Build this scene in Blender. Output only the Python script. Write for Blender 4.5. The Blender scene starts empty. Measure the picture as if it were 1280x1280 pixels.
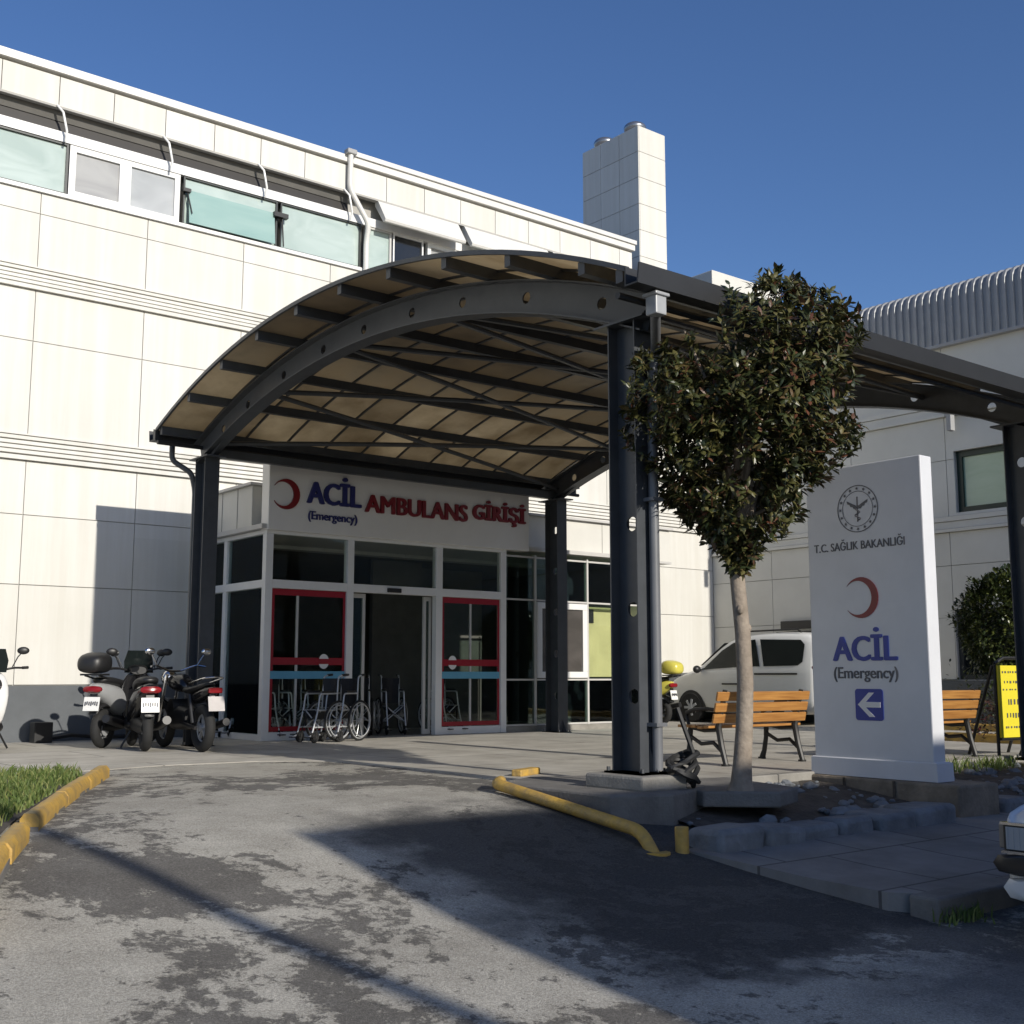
import bpy, bmesh, math, random
from mathutils import Vector, Matrix, Quaternion
rnd = random.Random(7)
scene = bpy.context.scene
COL = scene.collection
PI = math.pi

# ------------------------------------------------------------------ helpers
class MB:
    """collects faces; build() links them as one mesh object"""
    def __init__(s): s.v = []; s.f = []
    def add(s, vs, fs):
        n = len(s.v); s.v += [tuple(p) for p in vs]; s.f += [[i + n for i in f] for f in fs]; return s
    def box(s, x0, x1, y0, y1, z0, z1):
        return s.add([(x0,y0,z0),(x1,y0,z0),(x1,y1,z0),(x0,y1,z0),(x0,y0,z1),(x1,y0,z1),(x1,y1,z1),(x0,y1,z1)],
                     [(0,3,2,1),(4,5,6,7),(0,1,5,4),(1,2,6,5),(2,3,7,6),(3,0,4,7)])
    def bar(s, p0, p1, w, h, up=(0,0,1)):
        p0, p1 = Vector(p0), Vector(p1); d = (p1-p0).normalized(); up = Vector(up)
        if abs(d.dot(up)) > .97: up = Vector((1,0,0))
        a = d.cross(up).normalized()*w/2; b = a.cross(d).normalized()*h/2
        q = [p0-a-b, p0+a-b, p0+a+b, p0-a+b, p1-a-b, p1+a-b, p1+a+b, p1-a+b]
        return s.add(q, [(0,1,2,3)[::-1],(4,5,6,7),(0,1,5,4),(1,2,6,5),(2,3,7,6),(3,0,4,7)])
    def tube(s, pts, r, n=10, closed=False, caps=True):
        pts = [Vector(p) for p in pts]; m = len(pts); rs = r if isinstance(r, (list, tuple)) else [r]*m
        rings = []; prev = None
        for i, p in enumerate(pts):
            if closed: d = pts[(i+1) % m]-pts[i-1]
            else: d = pts[min(i+1, m-1)]-pts[max(i-1, 0)]
            d.normalize()
            if prev is None:
                up = Vector((0,0,1)) if abs(d.z) < .9 else Vector((1,0,0))
                a = d.cross(up).normalized()
            else: a = (prev - d*prev.dot(d)).normalized()
            prev = a; b = d.cross(a)
            rings.append([p + (a*math.cos(2*PI*k/n)+b*math.sin(2*PI*k/n))*rs[i] for k in range(n)])
        vs = [q for ring in rings for q in ring]; fs = []
        for i in range(m if closed else m-1):
            j = (i+1) % m
            for k in range(n): fs.append((i*n+k, i*n+(k+1) % n, j*n+(k+1) % n, j*n+k))
        if caps and not closed: fs.append(tuple(range(n))[::-1]); fs.append(tuple((m-1)*n+k for k in range(n)))
        return s.add(vs, fs)
    def cyl(s, p0, p1, r, n=20, r2=None): return s.tube([p0, p1], [r, r if r2 is None else r2], n)
    def prism(s, poly, o, ax, ay, depth):
        """polygon in plane o + x*ax + y*ay, extruded by vector depth"""
        o, ax, ay, dv = Vector(o), Vector(ax), Vector(ay), Vector(depth); n = len(poly)
        a = [o+ax*x+ay*y for x, y in poly]; b = [p+dv for p in a]
        return s.add(a+b, [tuple(range(n))[::-1], tuple(range(n, 2*n))] + [(i, (i+1) % n, n+(i+1) % n, n+i) for i in range(n)])
    def torus(s, c, axis, R, r, n=28, m=10):
        axis = Vector(axis).normalized(); q = Vector((0,0,1)).rotation_difference(axis); c = Vector(c)
        return s.tube([c + q @ Vector((R*math.cos(2*PI*k/n), R*math.sin(2*PI*k/n), 0)) for k in range(n)], r, m, closed=True)
    def ell(s, c, r, n=16, m=10):
        c = Vector(c); vs = [c+Vector((0,0,-r[2]))]
        for j in range(1, m):
            t = -PI/2+PI*j/m
            for k in range(n): vs.append(c+Vector((r[0]*math.cos(t)*math.cos(2*PI*k/n), r[1]*math.cos(t)*math.sin(2*PI*k/n), r[2]*math.sin(t))))
        vs.append(c+Vector((0,0,r[2]))); fs = []
        for k in range(n): fs.append((0, 1+(k+1) % n, 1+k))
        for j in range(m-2):
            for k in range(n): a = 1+j*n; fs.append((a+k, a+(k+1) % n, a+n+(k+1) % n, a+n+k))
        a = 1+(m-2)*n
        for k in range(n): fs.append((a+k, a+(k+1) % n, len(vs)-1))
        return s.add(vs, fs)
    def loft(s, rings, caps=True):
        n = len(rings[0]); vs = [p for r in rings for p in r]; fs = []
        for i in range(len(rings)-1):
            for k in range(n): fs.append((i*n+k, i*n+(k+1) % n, (i+1)*n+(k+1) % n, (i+1)*n+k))
        if caps: fs.append(tuple(range(n))[::-1]); fs.append(tuple((len(rings)-1)*n+k for k in range(n)))
        return s.add(vs, fs)
    def body(s, secs, n=14, e=2.6):
        """sections (x, z, half width, half height) along x -> super-ellipse loft"""
        rings = []
        for x, z, ry, rz in secs:
            ring = []
            for k in range(n):
                t = 2*PI*k/n; c, d = math.cos(t), math.sin(t)
                ring.append((x, ry*math.copysign(abs(c)**(2/e), c), z+rz*math.copysign(abs(d)**(2/e), d)))
            rings.append(ring)
        return s.loft(rings)
    def build(s, name, m, parent=None, smooth=False, bevel=0, sub=0, fix=True, angle=40):
        off = Vector((0,0,0)); p = parent
        while p is not None: off += p.location; p = p.parent
        me = bpy.data.meshes.new(name)
        me.from_pydata([Vector(q)-off for q in s.v], [], s.f)
        if fix:
            bm = bmesh.new(); bm.from_mesh(me); bmesh.ops.recalc_face_normals(bm, faces=bm.faces); bm.to_mesh(me); bm.free()
        me.materials.append(m); o = bpy.data.objects.new(name, me); COL.objects.link(o)
        if parent: o.parent = parent
        if smooth:
            for q in me.polygons: q.use_smooth = True
            if not sub: me.set_sharp_from_angle(angle=math.radians(angle))
        if sub: md = o.modifiers.new('s', 'SUBSURF'); md.levels = md.render_levels = sub
        if bevel: md = o.modifiers.new('b', 'BEVEL'); md.width = bevel; md.segments = 2; md.limit_method = 'ANGLE'
        return o

def tag(o, label=None, cat=None, group=None, kind=None):
    if label: o['label'] = label
    if cat: o['category'] = cat
    if group: o['group'] = group
    if kind: o['kind'] = kind
    return o
def thing(name, label, cat, loc=(0,0,0), group=None, rz=0):
    o = bpy.data.objects.new(name, None); COL.objects.link(o); o.location = loc; o.empty_display_size = .2
    o.rotation_euler = (0,0,rz); return tag(o, label, cat, group)
def copy_tree(o, parent=None):
    c = o.copy(); COL.objects.link(c)
    if parent: c.parent = parent
    for ch in list(o.children): copy_tree(ch, c)
    return c
def place(o, loc, rz):
    o.location = loc; o.rotation_euler = (0,0,rz); return o

# ------------------------------------------------------------------ materials
def newmat(name):
    m = bpy.data.materials.new(name); m.use_nodes = True; nt = m.node_tree
    return m, nt, nt.nodes, nt.links, nt.nodes['Principled BSDF']
def mat(name, col, rough=.6, var=.12, scale=3., bump=0., bscale=60., metal=0., spec=.5, streak=False, col2=None):
    m, nt, N, L, B = newmat(name)
    B.inputs['Roughness'].default_value = rough; B.inputs['Metallic'].default_value = metal
    B.inputs['Specular IOR Level'].default_value = spec
    tc = N.new('ShaderNodeTexCoord'); mp = N.new('ShaderNodeMapping'); L.new(tc.outputs['Object'], mp.inputs[0])
    if streak: mp.inputs['Scale'].default_value = (1, 1, .12)
    nz = N.new('ShaderNodeTexNoise'); nz.inputs['Scale'].default_value = scale; nz.inputs['Detail'].default_value = 7
    nz.inputs['Roughness'].default_value = .62; L.new(mp.outputs[0], nz.inputs[0])
    cr = N.new('ShaderNodeValToRGB'); cr.color_ramp.elements[0].position = .3; cr.color_ramp.elements[1].position = .72
    c = list(col)+[1]; d = [q*(1-var*2) for q in col]+[1] if col2 is None else list(col2)+[1]
    cr.color_ramp.elements[0].color = d; cr.color_ramp.elements[1].color = c
    L.new(nz.outputs[0], cr.inputs[0]); L.new(cr.outputs[0], B.inputs['Base Color'])
    if bump:
        n2 = N.new('ShaderNodeTexNoise'); n2.inputs['Scale'].default_value = bscale; n2.inputs['Detail'].default_value = 4
        L.new(tc.outputs['Object'], n2.inputs[0]); b = N.new('ShaderNodeBump'); b.inputs['Strength'].default_value = bump
        b.inputs['Distance'].default_value = .02
        L.new(n2.outputs[0], b.inputs['Height']); L.new(b.outputs[0], B.inputs['Normal'])
    return m
M = {}
M['cladding'] = mat('cladding', (.655,.645,.605), .6, .06, .9, .05, 8, col2=(.61,.60,.56))
def add_streaks(m, lo=.80, sc=(2.2,2.2,.10), p=(.42,.62)):
    nt = m.node_tree; N, L = nt.nodes, nt.links; B = N['Principled BSDF']; src = B.inputs['Base Color'].links[0].from_socket
    tc = N.new('ShaderNodeTexCoord'); mp = N.new('ShaderNodeMapping'); mp.inputs['Scale'].default_value = sc; L.new(tc.outputs['Object'], mp.inputs[0])
    n = N.new('ShaderNodeTexNoise'); n.inputs['Scale'].default_value = 2.4; n.inputs['Detail'].default_value = 8; n.inputs['Roughness'].default_value = .65; L.new(mp.outputs[0], n.inputs[0])
    r = N.new('ShaderNodeValToRGB'); r.color_ramp.elements[0].position = p[0]; r.color_ramp.elements[1].position = p[1]; r.color_ramp.elements[0].color = (lo,lo*.99,lo*.97,1); r.color_ramp.elements[1].color = (1,1,1,1); L.new(n.outputs[0], r.inputs[0])
    g = N.new('ShaderNodeNewGeometry'); r2 = N.new('ShaderNodeValToRGB'); r2.color_ramp.elements[0].color = (.93,.93,.925,1); r2.color_ramp.elements[1].color = (1,1,1,1); L.new(g.outputs['Random Per Island'], r2.inputs[0])
    x = N.new('ShaderNodeMix'); x.data_type = 'RGBA'; x.blend_type = 'MULTIPLY'; x.inputs[0].default_value = 1; L.new(src, x.inputs[6]); L.new(r.outputs[0], x.inputs[7])
    y = N.new('ShaderNodeMix'); y.data_type = 'RGBA'; y.blend_type = 'MULTIPLY'; y.inputs[0].default_value = 1; L.new(x.outputs[2], y.inputs[6]); L.new(r2.outputs[0], y.inputs[7]); L.new(y.outputs[2], B.inputs['Base Color'])
add_streaks(M['cladding'], .93)
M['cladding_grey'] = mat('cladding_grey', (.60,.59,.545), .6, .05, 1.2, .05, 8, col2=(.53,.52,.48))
M['joint'] = mat('joint', (.40,.39,.365), .8, .1)
M['coping'] = mat('coping', (.66,.65,.62), .4, .05)
M['plinth_band'] = mat('plinth_band', (.105,.115,.125), .7, .12, 2, .1, 30)
M['white_frame'] = mat('white_frame', (.74,.74,.73), .35, .04)
M['grey_frame'] = mat('grey_frame', (.52,.51,.49), .4, .06)
M['dark_frame'] = mat('dark_frame', (.03,.035,.035), .4, .1)
M['louver_dark'] = mat('louver_dark', (.022,.019,.017), .5, .1)
M['louver_grey'] = mat('louver_grey', (.13,.125,.115), .5, .1)
M['steel'] = mat('painted_steel', (.062,.068,.076), .42, .14, 5, .06, 90)
M['steel_light'] = mat('galvanised_pipe', (.36,.37,.38), .4, .1)
M['pipe_grey'] = mat('pipe_grey', (.15,.155,.165), .4, .1)
M['gutter'] = mat('gutter_black', (.02,.021,.023), .5, .1)
M['sign_white'] = mat('sign_white', (.72,.71,.69), .4, .03)
M['mono'] = mat('sign_panel_white', (.64,.65,.67), .34, .05, 2.2, .02, 3)
M['navy'] = mat('navy_letter', (.018,.022,.13), .45, .05)
M['red'] = mat('dark_red_letter', (.20,.008,.012), .4, .08)
M['ink'] = mat('grey_ink', (.10,.10,.11), .5, .05)
M['blue'] = mat('sign_blue', (.012,.032,.27), .4, .04)
M['film_red'] = mat('red_film', (.30,.006,.018), .35, .05)
M['film_blue'] = mat('blue_film', (.12,.36,.52), .35, .05)
M['alu'] = mat('aluminium_tube', (.52,.53,.54), .35, .05, metal=.3)
M['black'] = mat('black_plastic', (.014,.014,.015), .45, .1)
M['black_gloss'] = mat('black_gloss', (.012,.012,.014), .18, .1)
M['rubber'] = mat('rubber', (.018,.018,.018), .8, .2, 20, .2, 80)
M['silver'] = mat('silver_paint', (.46,.47,.48), .28, .06, metal=.35)
M['chrome'] = mat('chrome', (.62,.62,.63), .16, .04, metal=1)
M['plate'] = mat('plate_white', (.78,.78,.76), .4, .03)
M['tail_red'] = mat('tail_red', (.22,.008,.012), .25, .05)
M['lamp'] = mat('lamp_lens', (.33,.35,.37), .08, .03)
M['white_paint'] = mat('white_car_paint', (.68,.68,.67), .22, .03)
M['van_paint'] = mat('van_paint', (.70,.70,.68), .25, .03)
M['tinted'] = mat('tinted_glass', (.014,.019,.019), .05, .1, spec=.22)
M['seat_cloth'] = mat('seat_cloth', (.016,.017,.022), .7, .15, 12)
M['yellow_paint'] = mat('yellow_paint', (.60,.36,.055), .6, .16, 7, .5, 30, col2=(.30,.205,.08))
M['yellow_bike'] = mat('yellow_moped', (.58,.52,.09), .3, .06)
M['concrete'] = mat('concrete', (.30,.285,.255), .85, .2, 3, .35, 40)
M['concrete_dark'] = mat('concrete_dark', (.20,.19,.175), .9, .22, 3, .4, 40)
M['stone'] = mat('kerb_stone', (.22,.235,.25), .85, .25, 4, .6, 25)
M['soil'] = mat('soil', (.10,.085,.07), .95, .3, 6, .9, 30)
M['iron'] = mat('cast_iron', (.016,.015,.014), .5, .1)
M['board_yellow'] = mat('board_yellow', (.72,.62,.03), .5, .04)
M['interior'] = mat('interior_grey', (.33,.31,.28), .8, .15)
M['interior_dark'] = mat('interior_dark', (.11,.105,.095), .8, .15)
M['olive_reflection'] = mat('olive_reflection', (.62,.56,.28), .6, .12, 2)  # olive tint of the reflection painted in behind the lobby glass
M['metal_clad'] = mat('metal_cladding', (.29,.295,.30), .42, .06, 4, metal=.2)
M['steel_cap'] = mat('steel_cowl', (.35,.36,.38), .3, .08, metal=.8)
M['plinth_white'] = mat('plinth_white', (.62,.63,.66), .45, .05)
M['vent_grey'] = mat('vent_grey', (.34,.34,.34), .6, .06)
M['cable'] = mat('cable', (.02,.02,.02), .6, .1)
M['render_wall'] = mat('render_wall', (.58,.55,.50), .8, .08)

# bark
M['bark'] = mat('bark', (.34,.285,.225), .9, .2, 9, .4, 30, col2=(.19,.155,.12))
# bench wood: long grain
def wood():
    m, nt, N, L, B = newmat('bench_wood'); B.inputs['Roughness'].default_value = .45
    tc = N.new('ShaderNodeTexCoord'); mp = N.new('ShaderNodeMapping'); mp.inputs['Scale'].default_value = (1.2, 22, 22)
    nz = N.new('ShaderNodeTexNoise'); nz.inputs['Scale'].default_value = 2.2; nz.inputs['Detail'].default_value = 6
    cr = N.new('ShaderNodeValToRGB'); cr.color_ramp.elements[0].position = .3; cr.color_ramp.elements[1].position = .75
    cr.color_ramp.elements[0].color = (.27,.115,.028,1); cr.color_ramp.elements[1].color = (.47,.235,.065,1)
    L.new(tc.outputs['Object'], mp.inputs[0]); L.new(mp.outputs[0], nz.inputs[0]); L.new(nz.outputs[0], cr.inputs[0]); L.new(cr.outputs[0], B.inputs[0])
    return m
M['wood'] = wood()

def leaf(name, stops, rough=.38, trans=.12):
    m, nt, N, L, B = newmat(name); B.inputs['Roughness'].default_value = rough
    g = N.new('ShaderNodeNewGeometry'); cr = N.new('ShaderNodeValToRGB'); r = cr.color_ramp; r.interpolation = 'LINEAR'
    for i, (p, c) in enumerate(stops):
        e = r.elements[i] if i < 2 else r.elements.new(p); e.position = p; e.color = list(c)+[1]
    L.new(g.outputs['Random Per Island'], cr.inputs[0]); L.new(cr.outputs[0], B.inputs[0])
    t = N.new('ShaderNodeBsdfTranslucent'); L.new(cr.outputs[0], t.inputs[0]); mx = N.new('ShaderNodeMixShader'); mx.inputs[0].default_value = trans
    L.new(B.outputs[0], mx.inputs[1]); L.new(t.outputs[0], mx.inputs[2]); L.new(mx.outputs[0], N['Material Output'].inputs[0])
    return m
M['leaf'] = leaf('tree_leaf', [(0,(.022,.032,.012)),(1,(.12,.045,.025)),(.35,(.042,.050,.016)),(.65,(.082,.080,.026)),(.86,(.125,.112,.038)),(.93,(.10,.055,.03))])
M['hedge_leaf'] = leaf('hedge_leaf', [(0,(.02,.034,.012)),(1,(.10,.115,.025)),(.6,(.04,.055,.016))])
M['grass'] = leaf('grass_blade', [(0,(.08,.12,.025)),(1,(.26,.27,.09)),(.6,(.13,.19,.045))], .6, .3)
M['red_leaf'] = leaf('red_leaf', [(0,(.05,.012,.016)),(1,(.16,.04,.045)),(.6,(.03,.035,.015))])

def glass(name, tint, gloss, rough=.02, refl=(.9,.95,.95)):
    m, nt, N, L, B = newmat(name); N.remove(B)
    t = N.new('ShaderNodeBsdfTransparent'); t.inputs[0].default_value = (*tint, 1)
    g = N.new('ShaderNodeBsdfGlossy'); g.inputs['Color'].default_value = (*refl, 1); g.inputs['Roughness'].default_value = rough
    tc = N.new('ShaderNodeTexCoord'); nz = N.new('ShaderNodeTexNoise'); nz.inputs['Scale'].default_value = 1.3
    L.new(tc.outputs['Object'], nz.inputs[0]); b = N.new('ShaderNodeBump'); b.inputs['Strength'].default_value = .05; b.inputs['Distance'].default_value = .05
    L.new(nz.outputs[0], b.inputs['Height']); L.new(b.outputs[0], g.inputs['Normal'])
    f = N.new('ShaderNodeLayerWeight'); f.inputs['Blend'].default_value = gloss
    mx = N.new('ShaderNodeMixShader'); L.new(f.outputs['Fresnel'], mx.inputs[0]); L.new(t.outputs[0], mx.inputs[1]); L.new(g.outputs[0], mx.inputs[2])
    L.new(mx.outputs[0], N['Material Output'].inputs[0]); return m
M['glass'] = glass('clear_glass', (.91,.94,.92), .22)
M['glass_dark'] = glass('dark_glass', (.62,.70,.66), .34)

def pane(name, c1, c2, rough=.12):
    m, nt, N, L, B = newmat(name); B.inputs['Roughness'].default_value = rough; B.inputs['Specular IOR Level'].default_value = .8
    tc = N.new('ShaderNodeTexCoord'); nz = N.new('ShaderNodeTexNoise'); nz.inputs['Scale'].default_value = .9; nz.inputs['Detail'].default_value = 3; nz.inputs['Distortion'].default_value = 1.2
    mp = N.new('ShaderNodeMapping'); mp.inputs['Rotation'].default_value = (0,.6,0); mp.inputs['Scale'].default_value = (1,1,2.4)
    cr = N.new('ShaderNodeValToRGB'); cr.color_ramp.elements[0].position = .35; cr.color_ramp.elements[1].position = .68
    cr.color_ramp.elements[0].color = (*c1,1); cr.color_ramp.elements[1].color = (*c2,1)
    L.new(tc.outputs['Object'], mp.inputs[0]); L.new(mp.outputs[0], nz.inputs[0]); L.new(nz.outputs[0], cr.inputs[0]); L.new(cr.outputs[0], B.inputs[0]); return m
M['pane_green'] = pane('green_pane', (.34,.42,.39), (.45,.53,.50))
M['pane_teal'] = pane('teal_pane', (.25,.385,.36), (.30,.43,.40))
M['pane_grey'] = pane('blind_pane', (.29,.29,.285), (.38,.38,.37))
M['pane_pale'] = pane('pale_pane', (.34,.355,.36), (.46,.475,.48))
M['pane_dark'] = pane('dark_pane', (.012,.013,.013), (.02,.02,.02))
M['pane_mint'] = pane('mint_pane', (.30,.42,.30), (.36,.48,.36))

# asphalt: dark bitumen with worn pale patches
def asphalt():
    m, nt, N, L, B = newmat('worn_asphalt'); B.inputs['Roughness'].default_value = .88; B.inputs['Specular IOR Level'].default_value = .3
    tc = N.new('ShaderNodeTexCoord')
    def noise(scale, det, rough=.6, dist=0., sc=(1,1,1)):
        mp = N.new('ShaderNodeMapping'); mp.inputs['Scale'].default_value = sc; L.new(tc.outputs['Object'], mp.inputs[0])
        n = N.new('ShaderNodeTexNoise'); n.inputs['Scale'].default_value = scale; n.inputs['Detail'].default_value = det
        n.inputs['Roughness'].default_value = rough; n.inputs['Distortion'].default_value = dist; L.new(mp.outputs[0], n.inputs[0]); return n.outputs[0]
    def ramp(src, p0, p1, c0, c1):
        r = N.new('ShaderNodeValToRGB'); r.color_ramp.elements[0].position = p0; r.color_ramp.elements[1].position = p1
        r.color_ramp.elements[0].color = (*c0,1); r.color_ramp.elements[1].color = (*c1,1); L.new(src, r.inputs[0]); return r.outputs[0]
    def mix(f, a, b, t='MIX'):
        x = N.new('ShaderNodeMix'); x.data_type = 'RGBA'; x.blend_type = t
        if isinstance(f, float): x.inputs[0].default_value = f
        else: L.new(f, x.inputs[0])
        L.new(a, x.inputs[6]); L.new(b, x.inputs[7]); return x.outputs[2]
    # the drive's side (v > 4.3, u < 6.6) wears pale, the street in front stays darker
    big = noise(.55, 12, .74, .35, (1,.85,1)); mid = noise(7.5, 10, .78, .3); fine = noise(55, 4, .7); tiny = noise(160, 2, .7)
    add = N.new('ShaderNodeMath'); add.operation = 'MULTIPLY_ADD'; L.new(mid, add.inputs[0]); add.inputs[1].default_value = .38; L.new(big, add.inputs[2])
    mask = ramp(add.outputs[0], .706, .738, (1,1,1), (0,0,0))
    pale = ramp(fine, .3, .7, (.42,.40,.345), (.60,.57,.50)); dark = ramp(fine, .3, .7, (.135,.128,.115), (.23,.218,.198))
    c = mix(mask, dark, pale)
    speck = ramp(noise(7, 9, .75), .60, .66, (0,0,0), (1,1,1)); c = mix(speck, c, ramp(tiny, .3, .7, (.13,.125,.115), (.19,.18,.165)))
    stain = ramp(noise(1.3, 8, .7), .32, .68, (.66,.65,.64), (1.05,1.05,1.05)); c = mix(1.0, c, stain, 'MULTIPLY')
    # the newer, darker bitumen at the foot of the raised slab and the street further right
    sep = N.new('ShaderNodeSeparateXYZ'); L.new(tc.outputs['Object'], sep.inputs[0])
    def mth(op, a, b):
        x = N.new('ShaderNodeMath'); x.operation = op
        for i, q in enumerate((a, b)):
            if isinstance(q, (int, float)): x.inputs[i].default_value = q
            else: L.new(q, x.inputs[i])
        return x.outputs[0]
    wob = mth('MULTIPLY', mth('SUBTRACT', noise(1.1, 6, .65), .5), 2.2)
    uu = mth('ADD', sep.outputs[0], wob); vv = mth('ADD', sep.outputs[1], wob)
    def sm(x, a, b):
        q = N.new('ShaderNodeMapRange'); q.interpolation_type = 'SMOOTHSTEP'; L.new(x, q.inputs[0]); q.inputs[1].default_value = a; q.inputs[2].default_value = b; return q.outputs[0]
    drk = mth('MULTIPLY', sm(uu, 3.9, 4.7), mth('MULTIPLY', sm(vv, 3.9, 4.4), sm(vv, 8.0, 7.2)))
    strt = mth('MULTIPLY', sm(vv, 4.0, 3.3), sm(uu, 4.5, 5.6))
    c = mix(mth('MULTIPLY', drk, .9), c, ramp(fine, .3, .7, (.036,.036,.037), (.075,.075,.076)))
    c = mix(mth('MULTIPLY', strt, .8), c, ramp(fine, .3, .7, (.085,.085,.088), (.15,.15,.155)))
    grit = ramp(noise(90, 3, .8), .42, .60, (.72,.72,.72), (1.12,1.12,1.12)); c = mix(1.0, c, grit, 'MULTIPLY')
    L.new(c, B.inputs['Base Color'])
    b = N.new('ShaderNodeBump'); b.inputs['Strength'].default_value = .7; b.inputs['Distance'].default_value = .012
    hh = mth('ADD', mth('MULTIPLY', fine, .6), mth('ADD', mth('MULTIPLY', mask, .5), tiny)); L.new(hh, b.inputs['Height']); L.new(b.outputs[0], B.inputs['Normal'])
    return m
M['asphalt'] = asphalt()

def paving(name, c1, c2, size, bump=.3):
    m, nt, N, L, B = newmat(name); B.inputs['Roughness'].default_value = .85
    tc = N.new('ShaderNodeTexCoord'); br = N.new('ShaderNodeTexBrick'); br.offset = 0.5; br.inputs['Scale'].default_value = 1
    br.inputs['Brick Width'].default_value = size[0]; br.inputs['Row Height'].default_value = size[1]; br.inputs['Mortar Size'].default_value = .012
    br.inputs['Color1'].default_value = (*c1,1); br.inputs['Color2'].default_value = (*c2,1); br.inputs['Mortar'].default_value = (c1[0]*.45,c1[1]*.45,c1[2]*.45,1)
    L.new(tc.outputs['Object'], br.inputs[0])
    nz = N.new('ShaderNodeTexNoise'); nz.inputs['Scale'].default_value = 1.4; nz.inputs['Detail'].default_value = 9; nz.inputs['Roughness'].default_value = .7; L.new(tc.outputs['Object'], nz.inputs[0])
    cr = N.new('ShaderNodeValToRGB'); cr.color_ramp.elements[0].position = .3; cr.color_ramp.elements[1].position = .65; cr.color_ramp.elements[0].color = (.5,.48,.46,1); cr.color_ramp.elements[1].color = (1,1,1,1)
    L.new(nz.outputs[0], cr.inputs[0]); x = N.new('ShaderNodeMix'); x.data_type = 'RGBA'; x.blend_type = 'MULTIPLY'; x.inputs[0].default_value = .8
    L.new(br.outputs[0], x.inputs[6]); L.new(cr.outputs[0], x.inputs[7]); L.new(x.outputs[2], B.inputs[0])
    n2 = N.new('ShaderNodeTexNoise'); n2.inputs['Scale'].default_value = 40; n2.inputs['Detail'].default_value = 5; L.new(tc.outputs['Object'], n2.inputs[0])
    b = N.new('ShaderNodeBump'); b.inputs['Strength'].default_value = bump; b.inputs['Distance'].default_value = .01; L.new(n2.outputs[0], b.inputs['Height']); L.new(b.outputs[0], B.inputs['Normal'])
    return m
M['plaza'] = paving('plaza_concrete', (.44,.42,.37), (.50,.475,.42), (2.6,1.3))
M['sidewalk'] = paving('pavement', (.21,.20,.19), (.25,.24,.225), (.9,.9))

# translucent grimy roof sheet
def poly():
    m, nt, N, L, B = newmat('polycarbonate'); B.inputs['Roughness'].default_value = .4
    tc = N.new('ShaderNodeTexCoord'); nz = N.new('ShaderNodeTexNoise'); nz.inputs['Scale'].default_value = 1.1; nz.inputs['Detail'].default_value = 8; nz.inputs['Roughness'].default_value = .65
    L.new(tc.outputs['Object'], nz.inputs[0])
    cr = N.new('ShaderNodeValToRGB'); cr.color_ramp.elements[0].position = .32; cr.color_ramp.elements[1].position = .7
    cr.color_ramp.elements[0].color = (.46,.375,.25,1); cr.color_ramp.elements[1].color = (.82,.73,.56,1); L.new(nz.outputs[0], cr.inputs[0])
    g = N.new('ShaderNodeNewGeometry'); wn = N.new('ShaderNodeValToRGB'); wn.color_ramp.elements[0].color = (.72,.70,.68,1); wn.color_ramp.elements[1].color = (1,1,1,1)
    L.new(g.outputs['Random Per Island'], wn.inputs[0])
    x = N.new('ShaderNodeMix'); x.data_type = 'RGBA'; x.blend_type = 'MULTIPLY'; x.inputs[0].default_value = 1; L.new(cr.outputs[0], x.inputs[6]); L.new(wn.outputs[0], x.inputs[7])
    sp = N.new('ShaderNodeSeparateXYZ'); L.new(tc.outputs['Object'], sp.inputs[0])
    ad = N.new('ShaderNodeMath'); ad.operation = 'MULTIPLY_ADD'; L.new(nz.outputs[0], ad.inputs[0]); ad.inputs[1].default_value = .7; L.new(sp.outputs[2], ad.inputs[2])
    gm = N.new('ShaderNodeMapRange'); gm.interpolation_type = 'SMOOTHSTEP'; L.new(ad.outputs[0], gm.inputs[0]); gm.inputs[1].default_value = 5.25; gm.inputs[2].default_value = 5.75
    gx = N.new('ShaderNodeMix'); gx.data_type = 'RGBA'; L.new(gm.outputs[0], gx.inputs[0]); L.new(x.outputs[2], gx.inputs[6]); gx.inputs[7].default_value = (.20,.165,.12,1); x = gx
    L.new(x.outputs[2], B.inputs[0])
    t = N.new('ShaderNodeBsdfTranslucent'); L.new(x.outputs[2], t.inputs[0]); mx = N.new('ShaderNodeMixShader'); mx.inputs[0].default_value = .60
    L.new(B.outputs[0], mx.inputs[1]); L.new(t.outputs[0], mx.inputs[2]); L.new(mx.outputs[0], N['Material Output'].inputs[0]); return m
M['poly'] = poly()

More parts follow.
